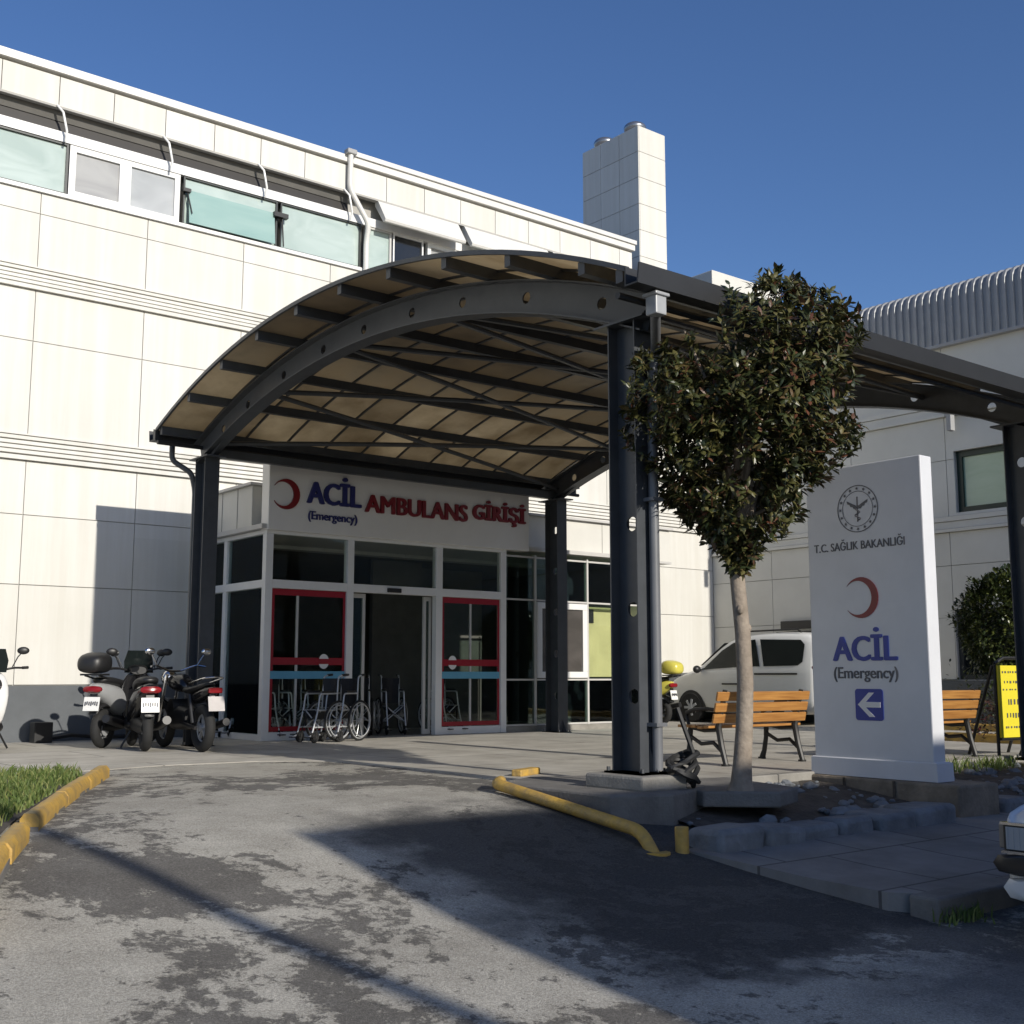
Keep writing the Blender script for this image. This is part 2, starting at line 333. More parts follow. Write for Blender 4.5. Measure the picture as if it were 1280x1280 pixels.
# ------------------------------------------------------------------ text
def text(body, x0, x1, z0, z1, plane, m, parent, name='lettering', depth=.02, bold=.0):
    """letters fitted to a rectangle. plane(a, b, c) -> world point (a along, b up, c out of the face)"""
    cu = bpy.data.curves.new('t', 'FONT'); cu.body = body; cu.resolution_u = 4
    o = bpy.data.objects.new('t', cu); COL.objects.link(o)
    dg = bpy.context.evaluated_depsgraph_get(); me = bpy.data.meshes.new_from_object(o.evaluated_get(dg))
    bpy.data.objects.remove(o); bpy.data.curves.remove(cu)
    bm = bmesh.new(); bm.from_mesh(me); bpy.data.meshes.remove(me)
    bmesh.ops.remove_doubles(bm, verts=bm.verts, dist=1e-5)
    r = bmesh.ops.extrude_face_region(bm, geom=bm.faces[:])
    for q in r['geom']:
        if isinstance(q, bmesh.types.BMVert): q.co.z = 1
    xs = [q.co.x for q in bm.verts]; ys = [q.co.y for q in bm.verts]; a0, a1, b0, b1 = min(xs), max(xs), min(ys), max(ys)
    mb = MB(); bm.verts.index_update()
    sh = [(0,0)] if bold == 0 else [(-1,0),(-.5,.5),(0,-.5),(.5,.5),(1,0)]
    for k, (sx, sy) in enumerate(sh):
        mb.add([plane(x0+(q.co.x-a0)/(a1-a0)*(x1-x0)+sx*bold*(z1-z0)*1.2, z0+(q.co.y-b0)/(b1-b0)*(z1-z0)+sy*bold*(z1-z0)*.8, .002+q.co.z*(depth-.0005*k)) for q in bm.verts], [[w.index for w in f.verts] for f in bm.faces])
    bm.free(); return mb.build(name, m, parent)
def crescent(cx, cz, R, w, plane, m, parent, depth=.02, k=.83, off=.22, gap=None):
    """crescent opening to the left"""
    n = 26; o = []; ins = []
    # outer circle R, inner circle k*R shifted left by off*R
    r2 = k*R; d = off*R; xi = -(R*R-r2*r2+d*d)/(2*d)
    ax = max(-1, min(1, xi/R)); t0 = math.acos(ax)
    for i in range(n+1):
        t = -t0+2*t0*i/n; o.append((cx+w*R*math.cos(t), cz+R*math.sin(t)))
    b0 = math.acos(max(-1, min(1, (xi+d)/r2)))
    for i in range(n+1):
        t = b0-2*b0*i/n; ins.append((cx+w*(-d+r2*math.cos(t)), cz+r2*math.sin(t)))
    mb = MB(); A = [plane(x, z, .002) for x, z in o]; Bq = [plane(x, z, .002) for x, z in ins[::-1]]
    A2 = [plane(x, z, depth) for x, z in o]; B2 = [plane(x, z, depth) for x, z in ins[::-1]]
    fs = []; N_ = n+1
    for i in range(n):
        fs += [(i, i+1, N_+i+1, N_+i), (2*N_+i, 2*N_+i+1, 3*N_+i+1, 3*N_+i), (i, i+1, 2*N_+i+1, 2*N_+i), (N_+i, N_+i+1, 3*N_+i+1, 3*N_+i)]
    mb.add(A+Bq+A2+B2, fs); return mb.build('crescent', m, parent, fix=True)

# rectangles minus holes
def cut(rects, hole):
    out = []; a, b, c, d = hole
    for x0, x1, z0, z1 in rects:
        if b <= x0 or a >= x1 or d <= z0 or c >= z1: out.append((x0,x1,z0,z1)); continue
        if c > z0: out.append((x0,x1,z0,c))
        if d < z1: out.append((x0,x1,d,z1))
        if a > x0: out.append((x0,a,max(z0,c),min(z1,d)))
        if b < x1: out.append((b,x1,max(z0,c),min(z1,d)))
    return out
def frange(a, b, s):
    r = []
    while a < b: r.append(a); a += s
    return r
def panels(a0, a1, rows, first, step, holes=(), gap=.012):
    R = []
    seams = [a0]+[q for q in frange(first, a1-.05, step) if q > a0+.05]+[a1]
    for z0, z1 in rows:
        for s0, s1 in zip(seams[:-1], seams[1:]): R.append((s0+gap/2, s1-gap/2, z0+gap/2, z1-gap/2))
    for h in holes: R = cut(R, h)
    return R

# ------------------------------------------------------------------ camera, light
cam = bpy.data.cameras.new('camera'); co = bpy.data.objects.new('camera', cam); COL.objects.link(co); scene.camera = co
cam.sensor_width = 36; cam.lens = 36*1480/1280; cam.clip_start = .1; cam.clip_end = 2000
TH = math.atan(1.25); PITCH = math.atan(206/1480)
co.location = (0, 0, .95)
fw = Vector((math.cos(TH), math.sin(TH), 0)); fw = Vector((.6247, .7809, 0))
co.rotation_euler = (PI/2+PITCH, 0, -math.atan2(fw.x, fw.y))
SUN_E = math.radians(22.5)
sd = bpy.data.lights.new('sun', 'SUN'); sd.energy = 4.0; sd.angle = math.radians(.5); sd.color = (1, .94, .84)
so = bpy.data.objects.new('sun', sd); COL.objects.link(so); so.location = (0,-30,30)
dirv = Vector((0, math.cos(SUN_E), -math.sin(SUN_E))).normalized()
so.rotation_euler = dirv.to_track_quat('-Z', 'Y').to_euler()
w = bpy.data.worlds.new('World'); scene.world = w; w.use_nodes = True
sky = w.node_tree.nodes.new('ShaderNodeTexSky'); sky.sky_type = 'NISHITA'; sky.sun_disc = False
sky.sun_elevation = SUN_E; sky.sun_rotation = PI; sky.altitude = 300; sky.air_density = 1.0; sky.dust_density = .9; sky.ozone_density = 4.0
bg = w.node_tree.nodes['Background']; bg.inputs[1].default_value = .115
hs = w.node_tree.nodes.new('ShaderNodeHueSaturation'); hs.inputs['Saturation'].default_value = 1.11; hs.inputs['Hue'].default_value = .509; hs.inputs['Value'].default_value = .90
w.node_tree.links.new(sky.outputs[0], hs.inputs['Color']); w.node_tree.links.new(hs.outputs[0], bg.inputs[0])
scene.view_settings.view_transform = 'Standard'; scene.view_settings.look = 'None'; scene.view_settings.exposure = .25; scene.view_settings.gamma = 1

# ------------------------------------------------------------------ ground
PROF = [(-300,-.62),(-20,-.62),(0,-.62),(2.5,-.60),(3.3,-.565),(4.2,-.50),(5,-.42),(5.5,-.36),(6,-.29),(6.4,-.22),(6.8,-.15),(7.2,-.095),(7.6,-.05),(8,-.02),(8.6,-.004),(9.4,0),(12,0),(18,0),(40,0),(900,0)]
def gz(v):
    for (a, za), (b, zb) in zip(PROF[:-1], PROF[1:]):
        if a <= v <= b: return za+(zb-za)*(v-a)/(b-a)
    return 0
g = MB(); US = [-900,-60,-10,0,6.35,12,40,900]; nv = len(PROF)
for u in US:
    for v, z in PROF: g.v.append((u, v, z))
for i in range(len(US)-1):
    for j in range(nv-1): g.f.append([i*nv+j, (i+1)*nv+j, (i+1)*nv+j+1, i*nv+j+1])
tag(g.build('road', M['asphalt'], smooth=True, angle=80), kind='structure')
# concrete forecourt in front of the building and under the canopy
pz = MB(); poly2 = [(-30,12.15),(-6,12.2),(2,12.15),(4.4,12.3),(5.2,12.5),(6.3,12.45),(6.9,12.0),(7.05,10.8),(7.0,9.6),(6.85,8.6),(6.95,7.95),(8.6,7.62),(40,7.62),(40,24),(-30,24)]
pz.prism(poly2, (0,0,-.1), (1,0,0), (0,1,0), (0,0,.106))
tag(pz.build('forecourt', M['plaza']), kind='structure')
# low pavement right of the drive, one kerb step above the street
sw = MB(); bt = [(6.40,6.3,-.27),(6.42,5.85,-.285),(6.48,5.0,-.345),(6.52,4.45,-.365),(6.64,4.33,-.368),(60,4.33,-.368),(60,5.0,-.345),(60,5.85,-.285),(60,6.3,-.27)]
n_ = len(bt); sw.add([(a,b,-.8) for a,b,_ in bt]+bt, [(i,(i+1)%n_,n_+(i+1)%n_,n_+i) for i in range(n_)]+[(9,10,16,17),(10,11,15,16),(11,12,13,14,15)])
tag(sw.build('pavement', M['sidewalk']), kind='structure')
kb = MB()
x = 6.56
while x < 60:
    l = 1.0; kb.box(x, x+l-.012, 4.13+rnd.uniform(-.008,.008), 4.33, -.8, -.358+rnd.uniform(-.006,.006)); x += l
tag(kb.build('kerb', M['concrete_dark'], bevel=.02), kind='structure')
# sunken bed between the low pavement and the forecourt
bd = MB(); n = 60
for i in range(n+1):
    u = 6.9+i*.55
    for j, (v, z) in enumerate([(6.1,-.24),(6.4,-.20),(6.8,-.13),(7.2,-.09),(7.55,-.07)]): bd.v.append((u+rnd.uniform(-.05,.05), v, z+rnd.uniform(-.02,.025)))
for i in range(n):
    for j in range(4): bd.f.append([i*5+j, (i+1)*5+j, (i+1)*5+j+1, i*5+j+1])
tag(bd.build('planting_bed', M['soil'], smooth=True, angle=80), kind='structure')
gv = MB()
for _ in range(420):
    u = rnd.uniform(6.95,16); v = rnd.uniform(6.2,7.48); r_ = rnd.choice((.02,.03,.04,.07))*rnd.uniform(.7,1.3)
    if 9.7 < u < 10.5 or (7.2 < u < 8.5 and v > 6.3): continue
    z = -.24+(v-6.1)*.12+.02; n0 = len(gv.v); gv.ell((u,v,z),(r_*rnd.uniform(.8,1.6),r_,r_*.7),7,5)
    gv.v[n0:] = [(p[0]+rnd.uniform(-.15,.15)*r_, p[1]+rnd.uniform(-.15,.15)*r_, p[2]+rnd.uniform(-.15,.15)*r_) for p in gv.v[n0:]]
tag(gv.build('rubble', M['stone']), 'grey stones and rubble strewn over the bed behind the kerb stones', 'rubble', kind='stuff')
for a0,a1,b0,b1,lb in ((19.55,19.75,8.6,12.4,'long low yellow kerb at the foot of the grey wing'),(16.25,16.42,8.7,10.0,'short low yellow kerb beside the red leaved shrub')):
    q = MB(); q.box(a0,a1,b0,b1,-.05,.13); tag(q.build('yellow_kerb', M['yellow_paint'], bevel=.02), lb, 'kerb')
ek = MB(); x = 8.35
while x < 40: ek.box(x, x+.94, 7.5, 7.63, -.15, .022+rnd.uniform(-.004,.004)); x += .95
tag(ek.build('forecourt_edge', M['concrete'], bevel=.012), kind='structure')
# lawn
GP = [(4.0,12.0),(3.95,11.3),(2.25,7.9),(1.88,7.0),(1.38,5.9),(-9,5.9),(-9,12.0)]
lw = MB(); 
for v in (5.9,6.4,6.8,7.2,7.6,8.2,9.4,10.5,11.3,12.0):
    ue = None
    for (a, b), (c, d) in zip(GP[:5][:-1], GP[:5][1:]):
        if d <= v <= b: ue = c+(a-c)*(v-d)/(b-d)
    lw.v += [(-9, v, gz(v)+.03), (ue, v, gz(v)+.03)]
for i in range(9): lw.f.append([2*i, 2*i+1, 2*i+3, 2*i+2])
tag(lw.build('lawn_soil', M['soil']), kind='structure')
gr = MB()
def edge_u(v):
    for (a, b), (c, d) in zip(GP[:5][:-1], GP[:5][1:]):
        if d <= v <= b: return c+(a-c)*(v-d)/(b-d)
    return 1.5
cnt = 0
while cnt < 9000:
    v = rnd.uniform(6.6, 11.98); ue = edge_u(v); u = ue-abs(rnd.gauss(0, 1.2))-.03
    if math.sin(u*5+1.3*v)+math.sin(v*7.3-u*2) < -1.1 and rnd.random() < .8: cnt += .3; continue
    z = gz(v)+.03; h = rnd.uniform(.03,.10)*(1.3 if rnd.random() < .15 else 1); t = rnd.uniform(0, 2*PI); wd = rnd.uniform(.004,.008)
    a = Vector((math.cos(t), math.sin(t), 0))*wd; ln = Vector((rnd.gauss(0,.35), rnd.gauss(0,.35), 0))*h; p = Vector((u, v, z))
    gr.add([p-a, p+a, p+ln*.5+Vector((0,0,h*.7))+a*.6, p+ln*1.2+Vector((0,0,h)), p+ln*.5+Vector((0,0,h*.7))-a*.6], [(0,1,2,3,4)]); cnt += 1
tag(gr.build('grass', M['grass'], fix=False), 'short patchy green grass behind the yellow kerb', 'grass', kind='stuff')

def log_kerb(pts, r, label):
    o = thing('kerb_stone', label, 'kerb', pts[0], 'yellow painted kerb stones along the lawn')
    st = MB(); tot = sum((Vector(b)-Vector(a)).length for a, b in zip(pts[:-1], pts[1:]))
    for a, b in zip(pts[:-1], pts[1:]):
        a, b = Vector(a), Vector(b); k = max(1, round((b-a).length/.75))
        for i in range(k):
            p, q = a+(b-a)*(i/k), a+(b-a)*((i+1)/k-.006/max(.1, (b-a).length)); j = Vector((rnd.gauss(0,.003), rnd.gauss(0,.003), rnd.gauss(0,.002)))
            n0 = len(st.v); m = 5; d = (q-p).normalized(); sd = Vector((d.y,-d.x,0)).normalized(); ring = [(-r,-r),(-r,r*.35),(-r*.55,r*.95),(r*.5,r*.98),(r*.95,r*.4),(r,-r)]
            st.loft([[p+(q-p)*t/m+j+sd*(x+rnd.gauss(0,.0015))+Vector((0,0,z+rnd.gauss(0,.0015))) for x, z in ring] for t in range(m+1)])
    st.build('painted_stone', M['yellow_paint'], o, smooth=True, angle=60)
    f = MB()
    for a, b in zip(pts[:-1], pts[1:]): f.bar(Vector(a)-Vector((0,0,r*.9)), Vector(b)-Vector((0,0,r*.9)), r*1.9, r*.9)
    f.build('concrete_bed', M['concrete_dark'], o)
log_kerb([(4.16,11.45,.055),(3.3,9.75,.05),(2.43,7.95,.03)], .060, 'long yellow painted rounded kerb between the lawn and the drive')
log_kerb([(2.28,7.66,.015),(2.0,7.04,-.02),(1.5,5.9,-.2)], .060, 'short yellow painted kerb at the left edge of the photo, nearest the street')

# ------------------------------------------------------------------ raised slab, pipe rail, kerb stones, plinth
slab = thing('concrete_slab', 'low grey concrete slab around the foot of the front canopy column', 'concrete slab', (6.9,7.3,-.1))
MB().prism([(6.36,8.2),(6.40,6.80),(6.86,6.56),(7.55,6.85),(7.6,8.25),(7.0,8.5)], (0,0,-.45), (1,0,0), (0,1,0), (0,0,.50)).build('block', M['concrete_dark'], slab, bevel=.02)
MB().prism([(7.3,6.66),(7.75,6.24),(8.2,6.42),(8.5,7.5),(7.62,7.62)], (0,0,-.09), (1,0,0), (0,1,0), (0,0,.125)).build('side_slab', M['concrete_dark'], slab, bevel=.015)
c = MB(); c.prism([(6.76,6.80),(7.26,6.78),(7.27,7.43),(6.74,7.46)], (0,0,.04), (1,0,0), (0,1,0), (0,0,.125)); c.build('collar', M['concrete'], slab, bevel=.025)
rail = thing('pipe_rail', 'bent yellow pipe rail along the foot of the concrete slab', 'guard rail', (6.2,7,-.1))
def bend(pts, rad=.09, k=5):
    pts = [Vector(p) for p in pts]; out = [pts[0]]
    for a, b, c in zip(pts[:-2], pts[1:-1], pts[2:]):
        p = b+(a-b).normalized()*rad; q = b+(c-b).normalized()*rad
        for i in range(k+1): t = i/k; out.append(p*(1-t)**2+b*2*t*(1-t)+q*t*t)
    out.append(pts[-1]); return out
MB().tube(bend([(6.5,8.28,.05),(6.27,8.05,.055),(6.19,6.25,-.15),(6.17,6.08,-.33)], .1), .048, 12).build('pipe', M['yellow_paint'], rail, smooth=True)
fl = MB(); fl.cyl((6.17,6.08,-.30),(6.17,6.08,-.275),.10,16); fl.build('foot_plate', M['yellow_paint'], rail)
stub = MB(); stub.cyl((6.37,6.02,-.34),(6.375,6.03,-.11),.05,14); tag(stub.build('pipe_stub', M['yellow_paint'], smooth=True, bevel=.008), 'short upright yellow pipe stub beside the low end of the rail', 'pipe stub')
stp = MB(); stp.bar((7.25,9.0,.035),(7.62,9.15,.035),.11,.07); tag(stp.build('wheel_stop', M['yellow_paint'], bevel=.015), 'small yellow painted lump of concrete behind the slab by the column', 'wheel stop')
ords = ['first','second','third','fourth','fifth','sixth','seventh','eighth','ninth']
x = 6.55
for i in range(9):
    l = rnd.uniform(.42,.6); s = MB(); b = [x, x+l, 5.82+rnd.uniform(-.03,.03), 6.18, -.40, -.165+rnd.uniform(-.02,.03)]
    s.box(*b)
    s.v = [(p[0]+rnd.uniform(-.025,.025), p[1]+rnd.uniform(-.02,.02), p[2]+(rnd.uniform(-.02,.02) if p[2] > -.3 else 0)) for p in s.v]
    if not (9.45 < x+l/2 < 10.5):
        o = s.build('kerb_stone', M['stone'], smooth=True, bevel=.045)
        tag(o, ords[i]+' rough grey kerb stone counting right from the yellow pipe stub', 'kerb stone', 'rough grey kerb stones edging the bed')
    x += l+.02
pl = thing('sign_plinth', 'low brown stone plinth carrying the white totem sign', 'plinth', (10.05,6.6,-.3))
s = MB(); s.prism([(9.80,7.62),(9.80,5.9),(10.36,5.84),(10.42,7.62)], (0,0,-.5), (1,0,0), (0,1,0), (0,0,.495)); s.build('block', mat('plinth_stone', (.27,.225,.17), .9, .25, 5, .5, 30), pl, bevel=.025)
for cy in (6.55,7.1): cp = MB(); cp.box(9.788,9.80,cy,cy+.025,-.3,-.01); cp.build('crack', M['soil'], pl)

# ------------------------------------------------------------------ totem sign
mo = thing('totem_sign', 'tall white totem sign with emblem, red crescent, blue letters and arrow', 'sign', (10.05,6.9,0))
MB().box(9.87,10.06,6.12+.06,7.54-.04,.17,3.03).build('panel', M['mono'], mo, bevel=.012)
b = MB(); b.loft([[(9.848,6.14,0),(10.12,6.14,0),(10.12,7.535,0),(9.848,7.535,0)],[(9.85,6.145,.165),(10.118,6.145,.165),(10.118,7.532,.165),(9.85,7.532,.165)],[(9.865,6.165,.175),(10.07,6.165,.175),(10.07,7.515,.175),(9.865,7.515,.175)]]); b.build('base', M['plinth_white'], mo)
FS = lambda a, z, c: (9.87-c, 13.62-a, z)      # a grows to the right of the sign face: v = 13.62 - a (mirrored about the axis)
def fs(v): return 13.62-v
text('T.C. SAĞLIK BAKANLIĞI', fs(7.42), fs(6.38), 2.19, 2.30, FS, M['ink'], mo, depth=.004, bold=.012)
crescent(fs(6.89), 1.715, .20, .98, FS, M['red'], mo, depth=.006)
text('ACİL', fs(7.23), fs(6.52), 1.105, 1.42, FS, M['blue'], mo, depth=.006, bold=.035)
text('(Emergency)', fs(7.235), fs(6.515), .90, 1.045, FS, M['ink'], mo, depth=.004, bold=.02)
def rrect(a0, a1, b0, b1, r, n=5):
    p = []
    for cx, cy, t in ((a1-r,b1-r,0),(a0+r,b1-r,90),(a0+r,b0+r,180),(a1-r,b0+r,270)):
        for i in range(n+1): q = math.radians(t+90*i/n); p.append((cx+r*math.cos(q), cy+r*math.sin(q)))
    return p
def flat(poly, plane, c0, c1, mb=None):
    mb = mb or MB(); n = len(poly); mb.add([plane(a, b, c0) for a, b in poly]+[plane(a, b, c1) for a, b in poly], [tuple(range(n)), tuple(range(n, 2*n))]+[(i, (i+1) % n, n+(i+1) % n, n+i) for i in range(n)]); return mb
sq = flat(rrect(fs(7.0), fs(6.69), .535, .835, .03), FS, .001, .006).build('arrow_square', M['blue'], mo)
ca, cb = fs(6.845), .685
ar = [(ca-.125,cb),(ca+.0,cb+.115),(ca+.06,cb+.115),(ca-.035,cb+.026),(ca+.125,cb+.026),(ca+.125,cb-.026),(ca-.035,cb-.026),(ca+.06,cb-.115),(ca,cb-.115)]
flat(ar, FS, .006, .009).build('arrow', M['sign_white'], sq)
em = MB(); ec, ez, er = fs(6.89), 2.59, .235
for R0, R1 in ((er, er-.010), (er-.058, er-.064)):
    N_ = 48
    ps = [(ec+R*math.cos(2*PI*k/N_), ez+R*math.sin(2*PI*k/N_)) for R in (R0, R1) for k in range(N_)]
    em.add([FS(a, b_, .004) for a, b_ in ps], [(k, (k+1) % N_, N_+(k+1) % N_, N_+k) for k in range(N_)])
for k in range(16):
    t = 2*PI*k/16; c_, s_ = ec+(er-.034)*math.cos(t), ez+(er-.034)*math.sin(t)
    st = [(c_+(.020 if i % 2 == 0 else .009)*math.cos(t+PI*i/5), s_+(.020 if i % 2 == 0 else .009)*math.sin(t+PI*i/5)) for i in range(10)]
    em.add([FS(a, b_, .004) for a, b_ in st], [tuple(range(10))])
# staff with wings and coils
flat([(ec-.007,ez-.13),(ec+.007,ez-.13),(ec+.007,ez+.12),(ec-.007,ez+.12)], FS, .002, .0045, em)
for sg in (-1, 1):
    flat([(ec+sg*.012,ez+.03),(ec+sg*.12,ez+.085),(ec+sg*.115,ez+.055),(ec+sg*.09,ez+.045),(ec+sg*.08,ez+.025),(ec+sg*.055,ez+.02),(ec+sg*.04,ez+.0),(ec+sg*.012,ez+.0)], FS, .002, .004, em)
pts = [(ec+.035*(1-k/60)*math.sin(k*.55)+.0, ez-.115+.15*k/26) for k in range(27)]
em.tube([FS(a, b_, .004) for a, b_ in pts], .006, 5)
em.build('emblem', M['ink'], mo, fix=False)

# ------------------------------------------------------------------ hospital building
W = 18.2; U1 = 17.9
hb = thing('hospital_building', 'cream clad hospital building with a window strip under a flat parapet', 'building', (5,18.5,0))
ROWS = [(.83,2.3),(2.3,3.34),(3.34,4.16),(4.56,6.0),(6.0,6.80),(7.16,8.02),(8.02,8.36)]
wall = MB()
opening = (8.35,16.2,-1,3.12)
for r in panels(-9, U1, ROWS, 5.22-1.7*8, 1.7, [opening]): wall.box(r[0], r[1], W-.03, W, r[2], r[3])
for r in panels(U1, 20.4, ROWS+[(8.36,9.0)], 30, 2): wall.box(r[0], r[1], W-.03, W, r[2], r[3])
wall.build('wall', M['cladding'], hb)
bk = MB()
for r in cut([(-9, 20.4, 0, 8.36)], opening): bk.box(r[0], r[1], W, W+.25, r[2], r[3])
bk.box(U1, 20.4, W, W+.25, 8.36, 9.0)
bk.box(-9, U1, W+.13, W+.3, 8.36, 10.2)
bk.box(-9, -8.8, W+.3, 40, 0, 10.4); bk.box(-9, U1, 39.8, 40, 0, 10.4); bk.box(U1-.2, U1, W+.3, 39.8, 9.0, 10.4); bk.box(20.2,20.4,W+.25,40,0,9.0)
bk.build('backing', M['joint'], hb)
rf = MB(); rf.box(-9, U1, W+.05, 40, 10.25, 10.38); rf.box(U1, 20.4, W+.05, 40, 8.85, 8.98); rf.build('roof', M['vent_grey'], hb)
pb = MB(); pb.box(-9, 8.3, W-.05, W-.002, 0, .82); pb.box(16.35, 20.4, W-.05, W-.002, 0, .82); pb.build('base_band', M['plinth_band'], hb)
for zb, zt in ((4.16,4.56),(6.80,7.16)):
    m_ = MB(); h = (zt-zb)
    m_.box(-9, 20.38, W-.09, W, zb, zb+h*.16)
    for k, pr in ((.24,.06),(.42,.05),(.60,.045),(.78,.055)): m_.box(-9, 20.38, W-pr, W, zb+h*k, zb+h*(k+.13))
    m_.box(-9, 20.38, W-.07, W, zt-h*.06, zt); m_.build('moulding', M['cladding'], hb)
# parapet
pp = MB()
for r in panels(-9, U1, [(9.80,10.30)], 4.52-.866*15, .866): pp.box(r[0], r[1], W-.10, W-.04, r[2], r[3])
pp.build('parapet', M['cladding'], hb)
pbk = MB(); pbk.box(-9, U1, W-.04, W+.06, 9.80, 10.34); pbk.box(-9, U1, W-.13, W-.04, 9.765, 9.80); pbk.build('parapet_core', M['joint'], hb)
cp = MB(); cp.box(-9, U1+.04, W-.16, W+.35, 10.34, 10.47); cp.box(10.7, U1+.06, W-.20, W+.35, 10.472, 10.56); cp.box(U1, 20.4, W-.06, W+.3, 9.0, 9.1); cp.build('coping', M['coping'], hb)
# louvre recess above windows (left), white awnings (right)
lv = MB(); lg = MB()
lv.box(-9, 10.7, W+.10, W+.12, 9.4, 9.8)
lv.prism([(W+.09,9.43),(W+.02,9.43),(W+.05,9.62),(W+.09,9.62)], (-9,0,0), (0,1,0), (0,0,1), (19.7,0,0))
lg.prism([(W+.09,9.63),(W+.04,9.63),(W-.02,9.78),(W+.09,9.78)], (-9,0,0), (0,1,0), (0,0,1), (19.7,0,0))
lv.build('louvre', M['louver_dark'], hb); lg.build('louvre_top', M['louver_grey'], hb)
for k in range(-6, 4):
    u = 5.35+1.72*k
    s = MB(); s.tube([(u, W-.14, 9.80), (u+.08, W-.20, 9.68), (u+.16, W-.17, 9.40), (u+.16, W-.13, 9.25)], .019, 8); s.build('strut', M['white_frame'], hb, smooth=True)
lt = MB(); lt.box(-9, U1, W-.05, W+.05, 9.27, 9.43); lt.box(-9, U1, W-.08, W+.02, 8.36, 8.42); lt.build('lintel', M['white_frame'], hb)
for a, b_ in ((11.25,13.1),(13.25,15.4),(15.55,17.6)):
    s = MB(); s.prism([(W-.02,9.78),(W-.12,9.78),(W-.40,9.34),(W-.38,9.30),(W-.32,9.30),(W-.02,9.70)], (a,0,0), (0,1,0), (0,0,1), (b_-a,0,0)); s.build('awning', M['coping'], hb)
# windows
def window(u0, u1, z0, z1, pm, fr=.05, parent=hb, fm='white_frame', mull=()):
    f = MB(); y0, y1 = W-.03, W+.05
    f.box(u0, u1, y0, y1, z0, z0+fr); f.box(u0, u1, y0, y1, z1-fr, z1); f.box(u0, u0+fr, y0, y1, z0+fr, z1-fr); f.box(u1-fr, u1, y0, y1, z0+fr, z1-fr)
    for q in mull: f.box(q-.02, q+.02, y0, y1, z0+fr, z1-fr)
    fo = f.build('window', M[fm], parent); p = MB(); p.box(u0+fr, u1-fr, W+.01, W+.03, z0+fr, z1-fr); p.build('pane', M[pm], fo); return fo
Z0, Z1 = 8.42, 9.27
for k in range(-5, 2): window(-7.0+2.08*k+7.0+.0, -7.0+2.08*k+9.02, Z0, Z1, 'pane_green', .035, fm='dark_frame')
window(4.2, 5.6, Z0, Z1, 'pane_green', .035, fm='dark_frame')
window(5.62, 6.52, Z0, Z1, 'pane_grey', .10); window(6.52, 7.44, Z0, Z1, 'pane_pale', .09)
window(7.5, 9.24, Z0, Z1, 'pane_green', .03, fm='dark_frame')
sash = MB(); sash.prism([(W-.05,9.02),(W-.07,9.02),(W-.13,8.44),(W-.11,8.44)], (7.58,0,0), (0,1,0), (0,0,1), (1.58,0,0)); sash.build('open_sash', M['pane_teal'], hb)
br = MB(); br.box(7.47,7.6,W-.12,W-.04,8.97,9.03); br.bar((7.55,W-.08,8.98),(7.62,W-.14,8.6),.015,.015); br.build('bracket', M['black'], hb)
br = MB(); br.box(9.13,9.4,W-.14,W-.04,8.95,9.03); br.bar((9.3,W-.09,8.98),(9.34,W-.09,8.44),.02,.02); br.build('bracket', M['black'], hb)
window(9.3, 10.95, Z0, Z1, 'pane_green', .03, fm='dark_frame')
window(11.05, 11.62, Z0, Z1, 'pane_green', .04, fm='grey_frame'); window(11.66, 12.35, Z0, Z1, 'pane_dark', .03); window(12.45, 13.3, Z0, Z1, 'pane_grey', .08)
window(13.4, 15.3, Z0, Z1, 'pane_green', .05); window(15.4, 17.6, Z0, Z1, 'pane_green', .05)
dp = MB(); dp.tube(bend([(10.60,W-.2,10.52),(10.60,W-.2,9.80),(11.0,W-.22,9.22),(11.0,W-.14,8.9),(11.0,W-.14,3.9)], .12), .052, 10); dp.build('downpipe', M['coping'], hb, smooth=True)
hp = MB(); hp.box(10.50,10.70,W-.28,W-.12,10.46,10.56); hp.build('rain_head', M['vent_grey'], hb, bevel=.02)
nt_ = MB(); nt_.box(17.15,17.75,W-.05,W-.03,1.62,2.05); nt_.box(17.15,17.75,W-.05,W-.03,1.45,1.50); tag(nt_.build('wall_notice', M['cladding_grey']), 'small pale notice on the sunlit wall right of the canopy column', 'notice')
# chimney
ch = MB(); core = MB(); x0, x1, y0, y1 = 18.55, 19.44, 18.5, 20.42; core.box(x0+.03, x1-.03, y0+.03, y1-.03, 8.5, 13.62)
zs = [8.5+.5*k for k in range(12)]; zs[-1] = 13.66; zs = zs[:11]+[13.66]
zs = sorted(set(round(q, 3) for q in [8.6,9.23,9.86,10.5,11.13,11.76,12.4,13.03,13.66]))
for a, b_ in zip(zs[:-1], zs[1:]):
    for k in range(3): d = (y1-y0)/3; ch.box(x0, x0+.028, y0+k*d+.006, y0+(k+1)*d-.006, a+.006, b_-.006); ch.box(x1-.028, x1, y0+k*d+.006, y0+(k+1)*d-.006, a+.006, b_-.006)
    ch.box(x0+.03, x1-.03, y0, y0+.028, a+.006, b_-.006); ch.box(x0+.03, x1-.03, y1-.028, y1, a+.006, b_-.006)
cho = ch.build('chimney', M['cladding'], hb); core.build('chimney_core', M['joint'], cho)
for y in (18.95, 20.0):
    q = MB(); q.cyl((18.9,y,13.6),(18.9,y,13.84),.21,20); q.ell((18.9,y,13.84),(.27,.27,.15),20,10); q.build('chimney_cowl', M['steel_cap'], cho, smooth=True)
rb = MB(); rb.box(22.7,25.5,20.0,26,8.5,11.5); tag(rb.build('plant_room', M['cladding_grey'], bevel=.02), 'small pale rooftop plant room just left of the tree top', 'building')

